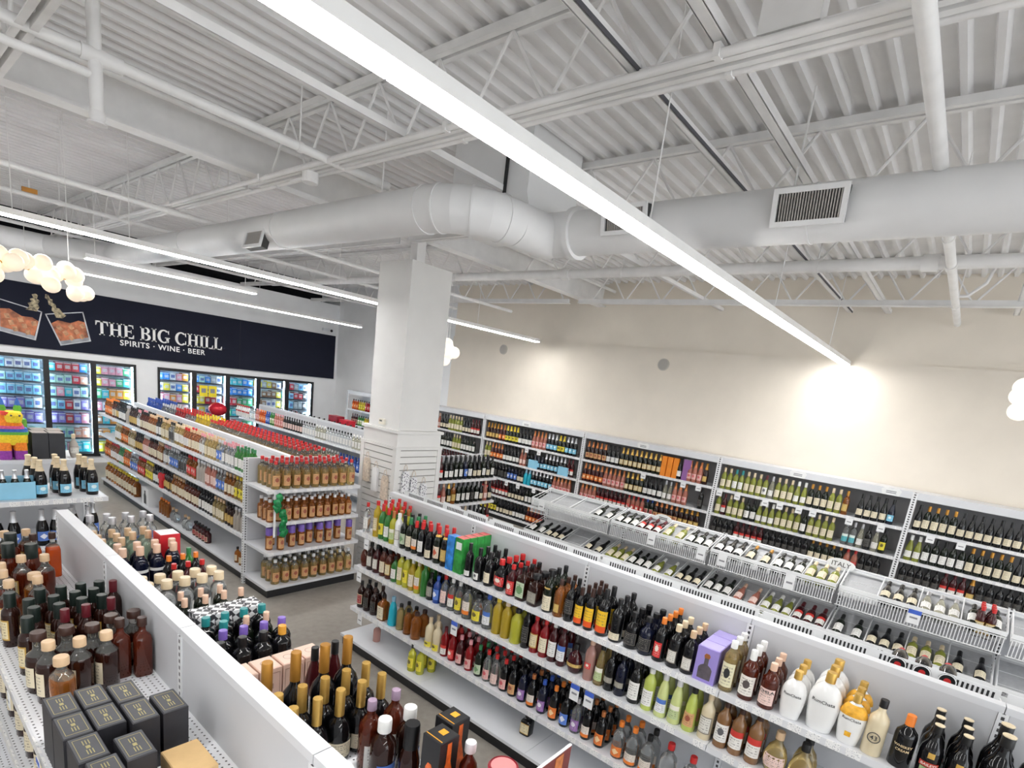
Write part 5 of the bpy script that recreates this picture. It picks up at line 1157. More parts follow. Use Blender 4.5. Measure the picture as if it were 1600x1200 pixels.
# green pouches strung from the shelf edge
t = thing('clip_strip', 'strip of crumpled green snack pouches hanging on the end display', 'pouches', (2.93, 5.655, 1.24))
obj('strip', B().box(-.012, .012, -.004, 0, -.52, .0), CARDW, t)
GRP = mat('green_foil', (.01, .24, .07), .25, .2, vary=.5, scale=25); rr = random.Random(5)
for i in range(8):
    g = B(); w_, h_ = .07, .10
    for j in range(5):
        for q in range(4):
            g.v.append(((q / 3 - .5) * w_ * (1 - .15 * (j in (0, 4))), -.03 * math.sin(math.pi * j / 4) * math.sin(math.pi * (q + .35) / 3.7) + rr.uniform(-.008, .008), -j / 4 * h_))
    for j in range(4):
        for q in range(3): n = j * 4 + q; g.face((n, n + 1, n + 5, n + 4))
    for q in list(g.v): g.v.append((q[0], q[1] + .012, q[2]))
    for j in range(4):
        for q in range(3): n = 20 + j * 4 + q; g.face((n, n + 4, n + 5, n + 1))
    o = obj('pouch', g, GRP, t, True, loc=(rr.uniform(-.03, .05) + .012 * i, -.02 - .01 * (i % 2), -.02 - i * .058)); o.rotation_euler = (0, rr.uniform(-.5, .5), rr.uniform(-.4, .4))

# ================================================================== long gondola, aisle side
def kinds(lst): return lst
wd = {'near': 'near golden display', 'mid': 'midway', 'far': 'toward coolers'}
def sp(n, d, g, c, l, sh='spirit', h=.28, r=.037, **k): return K(n, d, sh, h, r, g, c, l, seg=10, **k)
P = [
 sp('rum_bottle', 'green glass bottle with green cap', 'green', 'green', 'white'), sp('vodka_bottle', 'clear bottle with pink cap', 'clear', 'pink', 'white'), sp('tequila_bottle', 'pale gold bottle with cork', 'gold', 'cork', 'cream'), sp('tequila_bottle', 'amber bottle with cream label', 'amber', 'cork', 'cream'),
 sp('rum_bottle', 'tan bottle with white label', 'gold', 'tan', 'white', 'tall'), sp('whiskey_bottle', 'brown bottle with cream label', 'whisky', 'black', 'cream'), sp('rum_bottle', 'dark bottle with gold label', 'brown', 'black', 'gold'), sp('tequila_bottle', 'clear bottle with black cap', 'clear', 'black', 'black', 'square'),
 sp('rum_bottle', 'orange rum bottle', 'amber', 'orange', 'orange', 'tall'), sp('vodka_bottle', 'clear bottle with blue label', 'clear', 'silver', 'blue'), sp('tequila_bottle', 'silver grey bottle with round cap', 'grey', 'silver', None, 'stopper'), sp('rum_bottle', 'red labelled rum bottle', 'amber', 'red', 'red'),
 sp('rum_bottle', 'yellow labelled rum bottle', 'gold', 'yellow', 'yel2'), sp('tequila_bottle', 'pink tequila bottle', 'rose', 'white', 'rose'), sp('whiskey_bottle', 'black bottle with white label', 'black', 'black', 'white'), sp('rum_bottle', 'purple labelled dark bottle', 'black', 'purple', 'purple'), sp('rum_bottle', 'light amber bottle with red cap', 'amber', 'red', 'white')]
def fill(seqs, x, y0, y1, z, face, shelfname, step=.086, rows=1, dx=.085):
    """stretches of like bottles along a shelf"""
    y = y0; i = 0; rr = random.Random(int(z * 1000 + x * 77))
    tot = sum(c for _, c in seqs); n = int((y1 - y0) / step); seq = []
    for k, c in seqs: seq += [k] * max(1, round(c * n / tot))
    for i in range(min(n, len(seq))):
        f = (i + .5) / n; zone = 'near' if f < .34 else 'mid' if f < .67 else 'far'
        for r_ in range(rows):
            put(P[seq[i]] if isinstance(seq[i], int) else seq[i], x + r_ * dx + rr.uniform(-.006, .006), y0 + (i + .5) * step, z, face, shelfname + ' ' + wd[zone] if isinstance(seq[i], int) else shelfname)
fill([(0, 3), (1, 3), (9, 2), (2, 3), (1, 2), (3, 3), (16, 2), (4, 3), (7, 2), (2, 3), (14, 2), (3, 3), (5, 3), (1, 2), (6, 3), (10, 2), (14, 3), (6, 2), (5, 2), (8, 4)], 2.945, 6.30, 11.85, 1.31, '-x', 'long gondola top shelf', rows=2)
fill([(12, 4), (3, 3), (9, 3), (13, 4), (10, 3), (11, 4), (7, 3), (9, 4), (1, 3), (3, 3), (5, 4), (13, 3), (6, 4), (2, 4), (8, 4), (4, 4)], 2.945, 6.30, 11.85, .945, '-x', 'long gondola second shelf')
fill([(10, 3), (6, 2), (2, 3), (14, 4), (5, 5), (3, 4), (6, 4), (14, 3), (12, 3), (11, 3), (9, 3), (8, 3), (0, 2), (16, 4), (8, 4)], 2.945, 6.30, 11.85, .565, '-x', 'long gondola third shelf')
for k, ys in ((sp('rum_bottle', 'small amber bottle', 'amber', 'black', 'cream', h=.2), (6.5, 6.62)), (sp('rum_bottle', 'dark red squat bottle', 'dred', 'black', 'dred', 'stopper', h=.2, r=.045), (7.5, 7.6, 7.7, 7.8, 7.9)), (sp('tequila_bottle', 'clear skull like bottle', 'clear', 'cork', None, 'disk', h=.2, r=.05), (8.15, 8.27, 8.6, 8.72)), (sp('rum_bottle', 'bright amber bottle', 'amber', 'orange', None, 'tall', h=.24), (8.9, 9.0, 9.1, 9.2)), (sp('rum_bottle', 'amber yellow jug', 'amber', 'yellow', 'cream', 'tall', h=.3, r=.055), (10.3, 10.43, 10.56, 10.69, 10.82, 10.95, 11.08, 11.2, 11.35, 11.5, 11.65, 11.8))):
    for y in ys: put(k, 2.97, y, .125, '-x', 'long gondola base deck')
t = carton('tequila_carton', 'white carton with black figure print on the base deck', 2.9, 3.1, 9.55, 9.85, .125, .28, CARDW)
obj('printed_figure', B().prism([(-.05, .03), (.05, .03), (.05, .16), (.02, .2), (.025, .24), (-.025, .24), (-.02, .2), (-.05, .16)], 'x', -.1015, -.1), INK, t)
for i, y in enumerate((6.42, 6.55)): carton('rum_carton', 'tan and yellow tall carton on the second shelf ' + ['at the end', 'next to the end one'][i], 3.05, 3.15, y - .05, y + .05, .945, .31, mat('yellow_carton', (.65, .40, .08), .45, vary=.4, scale=12), group='tall cartons on the second shelf')
t = thing('bottle_jersey', 'red shirt shaped bottle cover on the third shelf', 'bottle cover', (2.93, 9.0, .565))
obj('shirt', B().prism([(-.055, 0), (.055, 0), (.055, .14), (.09, .12), (.1, .17), (.05, .22), (.02, .21), (-.02, .21), (-.05, .22), (-.1, .17), (-.09, .12), (-.055, .14)], 'x', -.04, .03), mat('red_cloth', (.60, .02, .03), .7, vary=.1, scale=30), t)
obj('neck', B().tube((0, 0, .2), (0, 0, .28), .016, 10), GL['clear'], t)
# rail cap bottles on the far side
krh = K('tequila_bottle', 'golden half gallon bottle with red cap', 'spirit', .30, .048, 'gold', 'red', 'kraft', seg=10, neck=.88, extra='clearneck')
for i in range(24):
    for j in range(4): put(krh, 3.585 + j * .115, 6.36 + i * .112, 1.31, '+x', 'behind long gondola rail')
P2 = [sp('vodka_bottle', 'yellow capped clear bottle', 'yellow', 'yellow', 'yel2', h=.31), sp('vodka_bottle', 'clear bottle with red cap', 'clear', 'red', 'whitered', h=.31), sp('vodka_bottle', 'clear bottle with silver cap', 'clear', 'silver', 'whiteblue', h=.31), sp('vodka_bottle', 'red bottle with red cap', 'red', 'red', 'whitered', h=.31), sp('vodka_bottle', 'blue capped bottle', 'blue', 'blue', 'whiteblue', h=.33)]
for i in range(26):
    y = 9.10 + i * .105; k = P2[0] if i < 5 else P2[1] if i < 9 else P2[3] if i < 13 else P2[2] if i < 19 else P2[4]
    for j in range(3): put(k, 3.60 + j * .12, y, 1.31, '+x', 'behind long gondola rail')
# ================================================================== far gondola
Q = [sp('wine_cooler_bottle', 'clear bottle with white label', 'clear', 'black', 'white', h=.27), sp('wine_cooler_bottle', 'black bottle with pink label', 'black', 'black', 'rose', h=.27), sp('wine_cooler_bottle', 'magenta bottle', 'rose', 'pink', 'pink', 'tall', h=.27), sp('wine_cooler_bottle', 'blue bottle', 'blue', 'blue', 'blue', 'tall', h=.27), sp('wine_cooler_bottle', 'green bottle', 'green', 'green', 'green', 'tall', h=.27), sp('wine_cooler_bottle', 'orange bottle', 'orange', 'orange', 'orange', 'tall', h=.27), sp('wine_cooler_bottle', 'pale sake bottle', 'pale', 'white', 'white', h=.27), sp('wine_cooler_bottle', 'white bottle with red cap', 'white', 'red', 'whitered', h=.27)]
def run_far(seq, x, y0, z, face, where, step=.096):
    y = y0
    for q, c in seq:
        for _ in range(c): put(Q[q], x, y, z, face, where); y += step
run_far([(6, 6), (0, 9), (6, 4), (0, 5), (1, 8), (2, 4), (4, 2), (3, 2), (5, 3), (2, 2), (0, 3), (7, 7)], 5.90, 8.1, 1.21, '-x', 'far gondola upper shelf')
run_far([(3, 10), (6, 8), (1, 8), (0, 10), (3, 10), (5, 4)], 5.90, 8.1, .80, '-x', 'far gondola lower shelf')
kdk = K('red_wine_bottle', 'dark bottle peeking over the far gondola rail', 'wine', .31, .038, 'black', 'black', None, seg=10)
for i in range(46): put(kdk, 6.40 + .09 * (i % 2), 8.1 + i * .098, 1.21 + .0, '+x', '')
for i, (y, h) in enumerate(((10.35, .40), (9.95, .36))): carton('beer_carton', ['dark red bottle carrier above the far gondola rail', 'bright red case above the far gondola rail'][i], 6.56, 6.74, y - .16, y + .16, 1.21, h, mat('red_case' + str(i), (.30 + .25 * i, .01, .03), .45, vary=.3, scale=10))
# ================================================================== end display under the pinata
ksb = K('sparkling_wine_bottle', 'black prosecco bottle with pale blue label', 'champ', .315, .045, 'black', 'tan', 'lblue', lz=(.10, .34))
for x, y in ((.98, 5.80), (.97, 5.92), (.95, 6.05), (1.14, 5.80), (1.12, 5.93), (1.13, 6.06), (1.33, 5.80), (1.31, 5.92), (1.30, 6.05)): put(ksb, x, y, 1.30, '-y', 'upper shelf under pinata', jit=.25)
for x in (.55, .66): put(ksb, x, 5.8, 1.30, '-y', 'upper shelf under pinata')
t = thing('bottle_carrier', 'pale blue carrier holding small sparkling bottles', 'carrier', (.82, 5.80, 1.3005))
LBL = mat('pale_blue_card', (.28, .60, .80), .5, vary=.05)
obj('carrier_box', B().box(-.12, .12, -.055, -.051, 0, .14).box(-.12, .12, .051, .055, 0, .14).box(-.12, -.116, -.051, .051, 0, .14).box(.116, .12, -.051, .051, 0, .14).box(-.116, .116, -.051, .051, 0, .002), LBL, t); obj('carrier_handle', B().box(-.12, .12, .024, .028, .002, .18), LBL, t)
for x in (-.075, 0, .075): put(K('sparkling_wine_bottle', 'small sparkling bottle with silver foil', 'champ', .235, .03, 'dark', 'silver', None, seg=10), .82 + x, 5.785, 1.3025, '-y', 'inside the pale blue carrier')
for x, y in ((.80, 5.83), (.98, 5.83), (1.07, 5.83), (1.18, 5.83), (1.30, 5.83), (1.36, 5.95), (1.22, 5.97), (.70, 5.85), (.60, 5.85)): put(K('sparkling_wine_bottle', 'black prosecco bottle in shade', 'champ', .315, .043, 'black', 'silver', 'blue'), x, y, .87, '-y', 'lower shelf under pinata')
# pinata: striped paper donkey
t = thing('pinata', 'rainbow striped paper donkey pinata standing on the board', 'pinata', (.88, 6.46, 1.506))
def fr(name, col): return mat(name, col, .8, vary=.18, bump=.9, scale=70)
PC = [fr('paper_purple', (.30, .05, .36)), fr('paper_yellow', (.86, .62, .03)), fr('paper_green', (.12, .42, .06)), fr('paper_blue', (.05, .16, .55)), fr('paper_pink', (.62, .10, .28)), fr('paper_orange', (.88, .24, .02)), fr('paper_red', (.65, .05, .03))]
for x, y in ((-.02, -.03), (.085, -.03), (-.02, .08), (.085, .08)): obj('leg', B().lathe([(0, 0), (.044, 0), (.046, .02), (.046, .08)], 12, 1, 1, 4.0, c=(x, y, 0)), PC[0], t, 'auto'); obj('leg_band', B().lathe([(.046, .08), (.044, .15)], 12, 1, 1, 4.0, c=(x, y, 0)), PC[5], t, 'auto')
b = B().lathe([(.088, .13), (.095, .145), (.097, .24), (.09, .26)], 16, 1.2, .95, 3.5, c=(.03, .02, 0)); obj('body', b, PC[1], t, 'auto')
obj('green_band', B().lathe([(.10, .22), (.10, .245)], 16, 1.22, .95, 3.5, c=(.03, .02, 0)), PC[2], t, 'auto'); obj('blue_band', B().lathe([(.098, .245), (.094, .275)], 16, 1.2, .95, 3.5, c=(.03, .02, 0)), PC[3], t, 'auto')
obj('pink_band', B().lathe([(.095, .275), (.085, .31)], 16, 1.1, .95, 3.0, c=(.02, .0, 0)), PC[4], t, 'auto')
obj('neck', B().lathe([(.085, .30), (.07, .36), (.065, .41)], 14, 1.1, .9, 3.0, c=(.02, -.01, 0)), PC[5], t, 'auto')
obj('head', B().lathe([(0, .33), (.05, .335), (.06, .37), (.062, .40), (.05, .425), (0, .43)], 14, 1.0, 1.5, 3.0, c=(.045, -.06, 0)), PC[1], t, 'auto')
obj('bridle', B().lathe([(.066, .395), (.068, .41), (.064, .425)], 14, 1.0, 1.35, 3.0, c=(.03, -.04, 0)), PC[6], t, 'auto')
for x in (-.02, .085):
    obj('ear', B().lathe([(.028, .42), (.03, .45), (.022, .475)], 10, 1, .6, 2.0, c=(x, -.01, 0)), PC[2], t, 'auto'); obj('ear_tip', B().lathe([(.022, .475), (.015, .51), (0, .545)], 10, 1, .6, c=(x, -.01, 0)), PC[3], t, 'auto')
for x in (.02, .075): obj('eye', B().ball((x, -.152, .40), .008, 8, 6), INK, t)
obj('tail', B().lathe([(.02, .28), (.035, .33), (.03, .4), (0, .42)], 10, c=(-.1, .06, 0)), PC[5], t, 'auto')
DGC = mat('black_case_card', (.02, .021, .026), .5, vary=.15, scale=12); DGT = mat('grey_case_lid', (.25, .22, .20), .55, vary=.06)
for i, (x, y) in enumerate(((1.045, 6.42), (1.165, 6.42), (1.075, 6.60), (1.19, 6.60))): carton('spirit_carton', 'black carton with grey lid ' + ['beside the pinata', 'in front toward the aisle', 'behind, next to the pinata', 'behind, toward the aisle'][i], x, x + .115, y, y + .17, 1.506, .235, DGC, group='black cartons on the white board', top=DGT)
carton('spirit_carton', 'small green carton behind the pinata', .985, 1.05, 6.62, 6.70, 1.506, .33, mat('lime_card', (.15, .48, .04), .5, vary=.4, scale=25))
put(K('whiskey_bottle', 'patterned flask bottle', 'disk', .22, .04, 'grey', 'tan', 'oval', seg=10), 1.36, 6.5, 1.505, '-y', 'at the board edge beside the black cartons')
# ================================================================== wine wall
WN = {'r': 'red_wine_bottle', 'w': 'white_wine_bottle', 's': 'sparkling_wine_bottle', 'p': 'rose_wine_bottle'}
def wn(t, d, g, c, l, sh='wine', h=.322, r=.039): return K(WN[t], d, sh, h, r, g, c, l, seg=10)
V = {
 'dw': wn('r', 'dark wine bottle with white label', 'dark', 'black', 'white'), 'dc': wn('r', 'dark wine bottle with cream label', 'black', 'black', 'cream', 'burg'), 'dg': wn('r', 'dark wine bottle with gold capsule', 'dark', 'dgold', 'cream'), 'dr': wn('r', 'dark wine bottle with red capsule', 'dred', 'wine', 'whitered'), 'db': wn('r', 'dark wine bottle with black label', 'black', 'black', 'black'), 'dbl': wn('r', 'dark wine bottle with blue label', 'navy', 'black', 'blue'), 'dy': wn('r', 'dark wine bottle with yellow label', 'dark', 'black', 'yel2'),
 'lb': wn('w', 'navy wine bottle with sky blue label', 'navy', 'black', 'lblue', 'burg'), 'gw': wn('w', 'green white wine bottle with cream label', 'wwine', 'tan', 'cream'), 'gy': wn('w', 'yellow green wine bottle with white label', 'wwine', 'white', 'white', 'burg'), 'gt': wn('w', 'green wine bottle with teal capsule', 'wwine', 'teal', 'white'), 'gr': wn('w', 'green wine bottle with wine red capsule', 'wwine', 'wine', 'whitecrest'), 'gd': wn('w', 'amber dessert wine bottle with gold label', 'amber', 'dgold', 'gold'), 'gp': wn('w', 'pale wine bottle with white label', 'pale', 'grey', 'white', 'burg'), 'tl': wn('w', 'wine bottle with teal label', 'clear', 'grey', 'teal'), 'yl': wn('w', 'wine bottle with bright yellow label', 'dark', 'black', 'yel2'),
 'sg': wn('s', 'dark sparkling bottle with gold foil', 'dark', 'gold', 'creamgold', 'champ', .33, .0425), 'sk': wn('s', 'black sparkling bottle with white label', 'black', 'black', 'white', 'champ', .33, .0425), 'sp': wn('p', 'rose sparkling bottle with copper foil', 'rose', 'copper', 'pink', 'champ', .33, .0425), 'sy': wn('s', 'dark sparkling bottle with yellow foil', 'dark', 'yellow', 'yel2', 'champ', .33, .0425), 'ss': wn('s', 'dark sparkling bottle with silver foil', 'black', 'silver', 'lblue', 'champ', .33, .0425), 'so': wn('p', 'sparkling bottle with orange label and gold foil', 'dred', 'copper', 'orange', 'champ', .33, .0425), 'sb': wn('s', 'black sparkling bottle with copper label', 'brown', 'copper', 'kraft', 'champ', .33, .0425), 'st': wn('s', 'turquoise sparkling bottle', 'teal', 'lblue', None, 'champ', .33, .0425), 'rp': wn('p', 'pink rose bottle with pale label', 'rose', 'peach', 'rose', 'burg'), 'rr': wn('p', 'red capped rose bottle', 'rose', 'red', 'red'), 'rb': wn('r', 'blue capped dark bottle', 'dark', 'blue', 'dred'), 'gg': wn('s', 'brown sparkling bottle with amber foil', 'brown', 'dgold', 'gold', 'champ', .33, .0425)}
SN = ['top shelf', 'second shelf', 'third shelf', 'fourth shelf', 'bottom shelf']
def wrow(k, s, seq, ylim=None, step=.0865):
    ya, yb = POSTY[k + 1] + .06, POSTY[k] - .05
    n = int((yb - ya) / step); tot = sum(c for _, c in seq); lst = []
    for v, c in seq: lst += [v] * max(1, round(c * n / tot))
    for i in range(min(n, len(lst))):
        y = yb - (i + .5) * step
        if ylim and not (ylim[0] < y < ylim[1]): continue
        if lst[i] is None: continue
        put(V[lst[i]], 8.452 + random.uniform(-.004, .006), y, WZ[s], '-x', 'wall ' + SN[s] + ', ' + BAYN[k], jit=.2)
wrow(1, 0, [('gd', 10), ('rp', 2), ('dc', 3), ('gw', 5), ('dc', 3), ('dr', 4)], (7.7, 9.2)); wrow(1, 1, [('db', 12), ('dw', 5), ('gw', 3), ('dw', 5)], (7.7, 9.2)); wrow(1, 2, [('dr', 12), ('dr', 8)], (7.7, 9.2))
wrow(2, 0, [('gg', 5), ('so', 2), ('sy', 4), ('sk', 5), ('sp', 5), ('ss', 3), ('sy', 2), ('ss', 3)]); wrow(2, 1, [('gw', 2), ('so', 4), ('sk', 5), ('rp', 2), ('db', 2), ('lb', 3), ('ss', 6), ('dr', 3)]); wrow(2, 2, [('dr', 2), ('db', 7), ('dbl', 3), ('dc', 2), ('st', 2), ('ss', 6), ('sp', 6)]); wrow(2, 3, [('dr', 8), ('dc', 5), ('dw', 5), ('db', 6)]); wrow(2, 4, [('dy', 6), ('dc', 5), ('sk', 4), ('so', 4), ('dr', 5)])
wrow(3, 0, [('sb', 5), ('sk', 3), ('sg', 9), (None, 3), ('sk', 1), (None, 1), ('sp', 3), ('gg', 2)]); wrow(3, 1, [('so', 6), ('sp', 6), ('sg', 5), ('sk', 4), ('gp', 2), ('sp', 3), (None, 2), ('db', 1)]); wrow(3, 2, [('sp', 4), ('dr', 7), ('rr', 4), ('rb', 2), ('sb', 5), ('gg', 5)])
wrow(4, 0, [('gw', 2), ('gt', 2), ('gw', 3), ('gr', 1), ('gp', 1), ('gw', 4), ('gy', 2), ('dg', 3), ('gw', 2), ('gd', 1), (None, 1), ('dc', 5), ('lb', 3)]); wrow(4, 1, [('gw', 1), ('dr', 1), ('gw', 3), ('dw', 2), ('gy', 4), ('gw', 5), ('dw', 1), ('gw', 5), (None, 1), ('tl', 2), ('gp', 1), ('db', 1), ('gp', 1), ('yl', 1), ('gw', 1)]); wrow(4, 2, [('db', 4), ('dr', 6), ('db', 8), ('dg', 6), ('rr', 2), ('db', 3)])
wrow(5, 0, [('dc', 1), ('dg', 4), ('dc', 9), ('yl', 2), ('dc', 10)], (-1.5, 1)); wrow(5, 1, [('gy', 2), ('dw', 5), ('dg', 5), ('dc', 12)], (-1.5, 1)); wrow(5, 2, [('db', 4), ('dr', 2), ('gg', 1), ('db', 12)], (-1.5, 1))
CB = [sp('beer_bottle', 'orange soda like bottle', 'orange', 'black', 'orange', 'tall', h=.26), sp('beer_bottle', 'yellow bottle', 'yellow', 'black', 'yel2', 'tall', h=.26), sp('beer_bottle', 'red bottle', 'red', 'black', 'red', 'tall', h=.26), sp('beer_bottle', 'green bottle', 'green', 'black', 'green', 'tall', h=.26), sp('beer_bottle', 'dark cider bottle', 'dred', 'wine', 'dred', h=.28)]
for s, seq in ((0, [0, 0, 0, 1, 1, 1, 2, 2, 2, 0, 1]), (1, [4, 4, 4, 3, 3, 3, 1, 1, 2, 2, 4])):
    for i, q in enumerate(seq): put(CB[q], 8.46, 12.42 - i * .095, WZ[s], '-x', 'wall ' + SN[s] + ', ' + BAYN[0])
# tall gift boxes and carriers on the wall shelves
ORG = mat('orange_giftbox', (.85, .26, .02), .45, vary=.08); PUG = mat('purple_giftbox', (.28, .12, .34), .45, vary=.06)
for i, y in enumerate((3.50, 3.60, 3.70)): carton('gift_box', ['tall orange gift box on the wine wall next to the dark bottle', 'tall orange gift box in the middle of three', 'tall orange gift box on the gold foil side'][i], 8.42, 8.50, y - .042, y + .042, WZ[0], .32, ORG, group='tall orange gift boxes')
carton('gift_box', 'tall purple gift box with white edge on the wine wall', 8.42, 8.50, 3.255, 3.375, WZ[0], .33, PUG, top=CARDW)
for i, y in enumerate((6.33, 5.62)): carton('wine_carrier', 'pale blue four pack carrier ' + ['in the middle of the second wine shelf', 'near the upright on the second wine shelf'][i], 8.40, 8.47, y - .11, y + .11, WZ[1] + .002 if False else WZ[1], .16, LBL, group='pale blue carriers on the wine wall')
# little cards hanging from wall shelves
for i, (y, s) in enumerate(((6.5, 1), (6.2, 1), (4.0, 1), (3.3, 1), (3.05, 1), (2.72, 1), (2.45, 1), (2.05, 1), (1.85, 1), (1.6, 1), (1.42, 1), (.98, 1), (.62, 1), (.10, 1), (-.2, 1), (6.9, 3), (6.6, 3), (6.2, 3))):
    z = WZ[s - 1] - .02
    bay = 2 if y > 5.26 else 3 if y > 2.8 else 4 if y > .37 else 5
    t = card(8.375, y, z, .09, .085, 'small white card hanging %s shelf edge %s' % ('from the top' if s == 1 else 'from the third', BAYN[bay]), head=False); REPEAT.setdefault(t['label'], []).append((t, '-x'))
# low rack
for z, sq, nm in ((1.30, ['dr', 'dr', 'sk', 'sk', 'dw', 'dw', 'dbl', 'dw', 'dc', 'dc', 'dw', 'dc', 'dw'], 'upper shelf'), (.942, ['rp', 'dr', 'rp', 'sg', 'gd', 'dw', 'dw', 'dw', 'db', 'dw', 'dc', 'rp', 'dc'], 'middle shelf'), (.56, ['db', 'dw', 'dy', 'dc', 'dw', 'db', 'dr', 'gw', 'dw', 'dc', 'db', 'dw', 'dr'], 'lower shelf')):
    for i, v in enumerate(sq):
        put(V[v], 5.09 + i * .097, 5.48, z, '-y', 'pillar rack ' + nm, jit=.2)
        if z > 1: put(V['db'], 5.09 + i * .097, 5.59, z, '-y', 'pillar rack ' + nm, jit=.2)
# ================================================================== wine in wire bins
rb = random.Random(11)
BINK = [('up', 'dw'), ('up', 'gw'), ('up', 'dc'), ('up', 'dg'), ('up', 'rp')]
def bins(y0, n, ds, fx, fz, bx, bz, dp, where, picks, flip, empty=()):
    tilt = math.atan2((bz - .035) - (fz - .088), abs(bx - fx)) + .04
    c = 0
    for i in range(n):
        for j in range(4):
            a = y0 + i * ds + .014 + (ds - .028) * j / 4; b_ = a + (ds - .028) / 4
            q = i * 4 + j
            if q in empty: continue
            v = picks[q % len(picks)]; m = 3 if q % 3 else 2
            for r_ in range(m):
                yy = a + (b_ - a) * (r_ + .5) / m
                s = .012
                x = fx + (-flip) * -.012; x = fx + flip * .014
                zz = fz - .088 + .044 + .014 * math.tan(tilt)
                lie(V[v], x, yy, zz, tilt, where + ' compartment %d' % 0 if False else where, flip)
bins(-1.74 + 1.17, 4, 1.17, 5.52, 1.355, 5.91, 1.425, .15, 'lying in upper wire bins', ['dw', 'gp', 'dc', 'rp', 'gw', 'dw', 'dg', 'sk', 'dw', 'gw', 'dr', 'dw'], 1, empty=(15, 14, 13, 3))
bins(-1.74 + 1.17, 4, 1.17, 5.43, .955, 5.90, 1.06, .13, 'lying in lower wire bins', ['dc', 'gw', 'dc', 'dw', 'dr', 'gy', 'rp', 'dw', 'dc', 'gy', 'dw', 'gw'], 1, empty=(13,))
put(V['gp'], 5.6, 4.0, 1.25, '-x', 'at the pillar end of the upper wire bins') if False else None
for y, v, lb in ((2.62, 'dw', 'lying at the middle gondola bin with white label up'), (2.50, 'rr', 'lying in the middle gondola bin by its red cap'), (2.40, 'dr', 'lying in the middle gondola bin beside the red cap'), (1.30, 'gy', 'lying alone in the middle gondola bin'), (1.20, 'db', 'lying dark in the middle gondola bin'), (.72, 'dw', 'lying in the middle gondola bin near the lilac cartons')):
    lie(V[v], 3.86, y, 1.335, .16, lb, -1)
kcap = K('red_wine_bottle', 'bottle butt showing a round red seal', 'wine', .30, .040, 'black', 'red', None)
for i, y in enumerate((.02, -.09, -.2)):
    o = lie(kcap, 3.572, y, 1.487, -.03, 'in the wire bin behind the cream liqueurs', 1)
    obj('base_seal', B().lathe([(0, -.0015), (.016, -.0015), (.016, 0), (0, 0)], 16), CP['red'], o); obj('base_ring', B().path([(.037 * math.cos(q * .3142), .037 * math.sin(q * .3142), -.001) for q in range(21)], .0028, 5), CARDW, o)
for i, y in enumerate((3.9, 3.55, 3.2, 2.05, 1.75, 1.0, .55, .28, -.5, -.9)):
    t = thing('bin_ticket', 'white printed ticket on the wire bins behind the rail, ' + ['nearest the pillar', 'second from the pillar', 'third from the pillar', 'above the amaretto', 'above the coffee liqueur', 'above the orange caps', 'above the portrait label', 'above the large white bottle', 'above the black bottles', 'at the picture edge'][i], 'ticket', (3.905, y, 1.41), 'printed tickets on the bins')
    obj('card', B().box(0, .003, -.13, .13, -.05, .03), CARDW, t); obj('print_bars', B().box(-.001, 0, -.09, .06, -.02, .012), mat('barcode_print', (.3, .3, .31), .5, vary=.9, scale=60), t)
# soda like six pack standing in the upper bins
ks = K('beer_bottle', 'dark bottle with cream label and red cap in a cluster', 'spirit', .25, .032, 'dred', 'red', 'creamgold', seg=10)
for x in (5.58, 5.66, 5.74):
    for y in (-.42, -.36 + .005): put(ks, x, y - .03, 1.245, '-x', 'in upper wire bins')
for y, z, lb in ((1.84, 1.33, 'white card on the upper bins left of another'), (1.62, 1.33, 'white card on the upper bins right of its twin'), (.98, 1.33, 'tall white card on the upper bins'), (.02, 1.33, 'blue headed card on the upper bins'), (3.92, 1.34, 'white card at the pillar end of the upper bins'), (2.4, 1.33, 'white card under the small oval sign')):
    card(5.50, y, z, .15 if 'tall' in lb else .12, .09, lb, head='blue' in lb)
for y, lb in ((.17, 'white numbered card on the lower bins'), (-.2, 'small printed card on the lower bins')):
    t = card(5.415, y, .95, .07, .10, lb, head=False)
    if 'numbered' in lb: text('10', .055, (-.004, 0, -.052), t, INK, rot=(math.pi / 2, 0, -math.pi / 2))
# ================================================================== cooler stock
COLS = {'blue': (.03, .25, .72), 'sky blue': (.25, .62, .85), 'white': (.82, .85, .87), 'red': (.62, .03, .05), 'black': (.03, .03, .04), 'peach': (.80, .38, .26), 'cyan': (.05, .55, .66), 'yellow': (.82, .66, .04), 'orange': (.82, .30, .03), 'green': (.06, .42, .18), 'pink': (.80, .32, .42), 'grey': (.40, .42, .44), 'mint': (.42, .72, .62), 'violet': (.25, .20, .60), 'brown': (.30, .15, .07)}
PM = {}
def pack(col, x, y, z, w_, h_, where):
    k = (col, round(w_, 2), round(h_, 2))
    if k not in PM:
        m = mat('pack_' + col, COLS[col], .4, vary=.25, scale=14); c2 = tuple(min(.9, c * .3 + .5) for c in COLS[col]) if sum(COLS[col]) < 1.6 else (.15, .2, .45)
        g = B().box(-w_ / 2, w_ / 2, -.1, .1, 0, h_); PM[k] = (g.mesh('drink_pack', [m]), B().box(-w_ * .32, w_ * .32, -.1015, -.1, h_ * .3, h_ * .7).mesh('print_panel', [mat('pack_print_' + col, c2, .4, vary=.3, scale=60)]), B().box(-w_ / 2, w_ / 2, -.1012, -.1, h_ * .9, h_ * .97).mesh('top_band', [mat('pack_band', (.78, .8, .82), .4, vary=.1)]))
    o = link('drink_pack', PM[k][0], None, (x, y, z)); tag(o, col + ' drink pack ' + where, 'drink pack', 'drink packs ' + where); REPEAT.setdefault(o['label'], []).append((o, '-y'))
    link('print_panel', PM[k][1], o); link('top_band', PM[k][2], o)
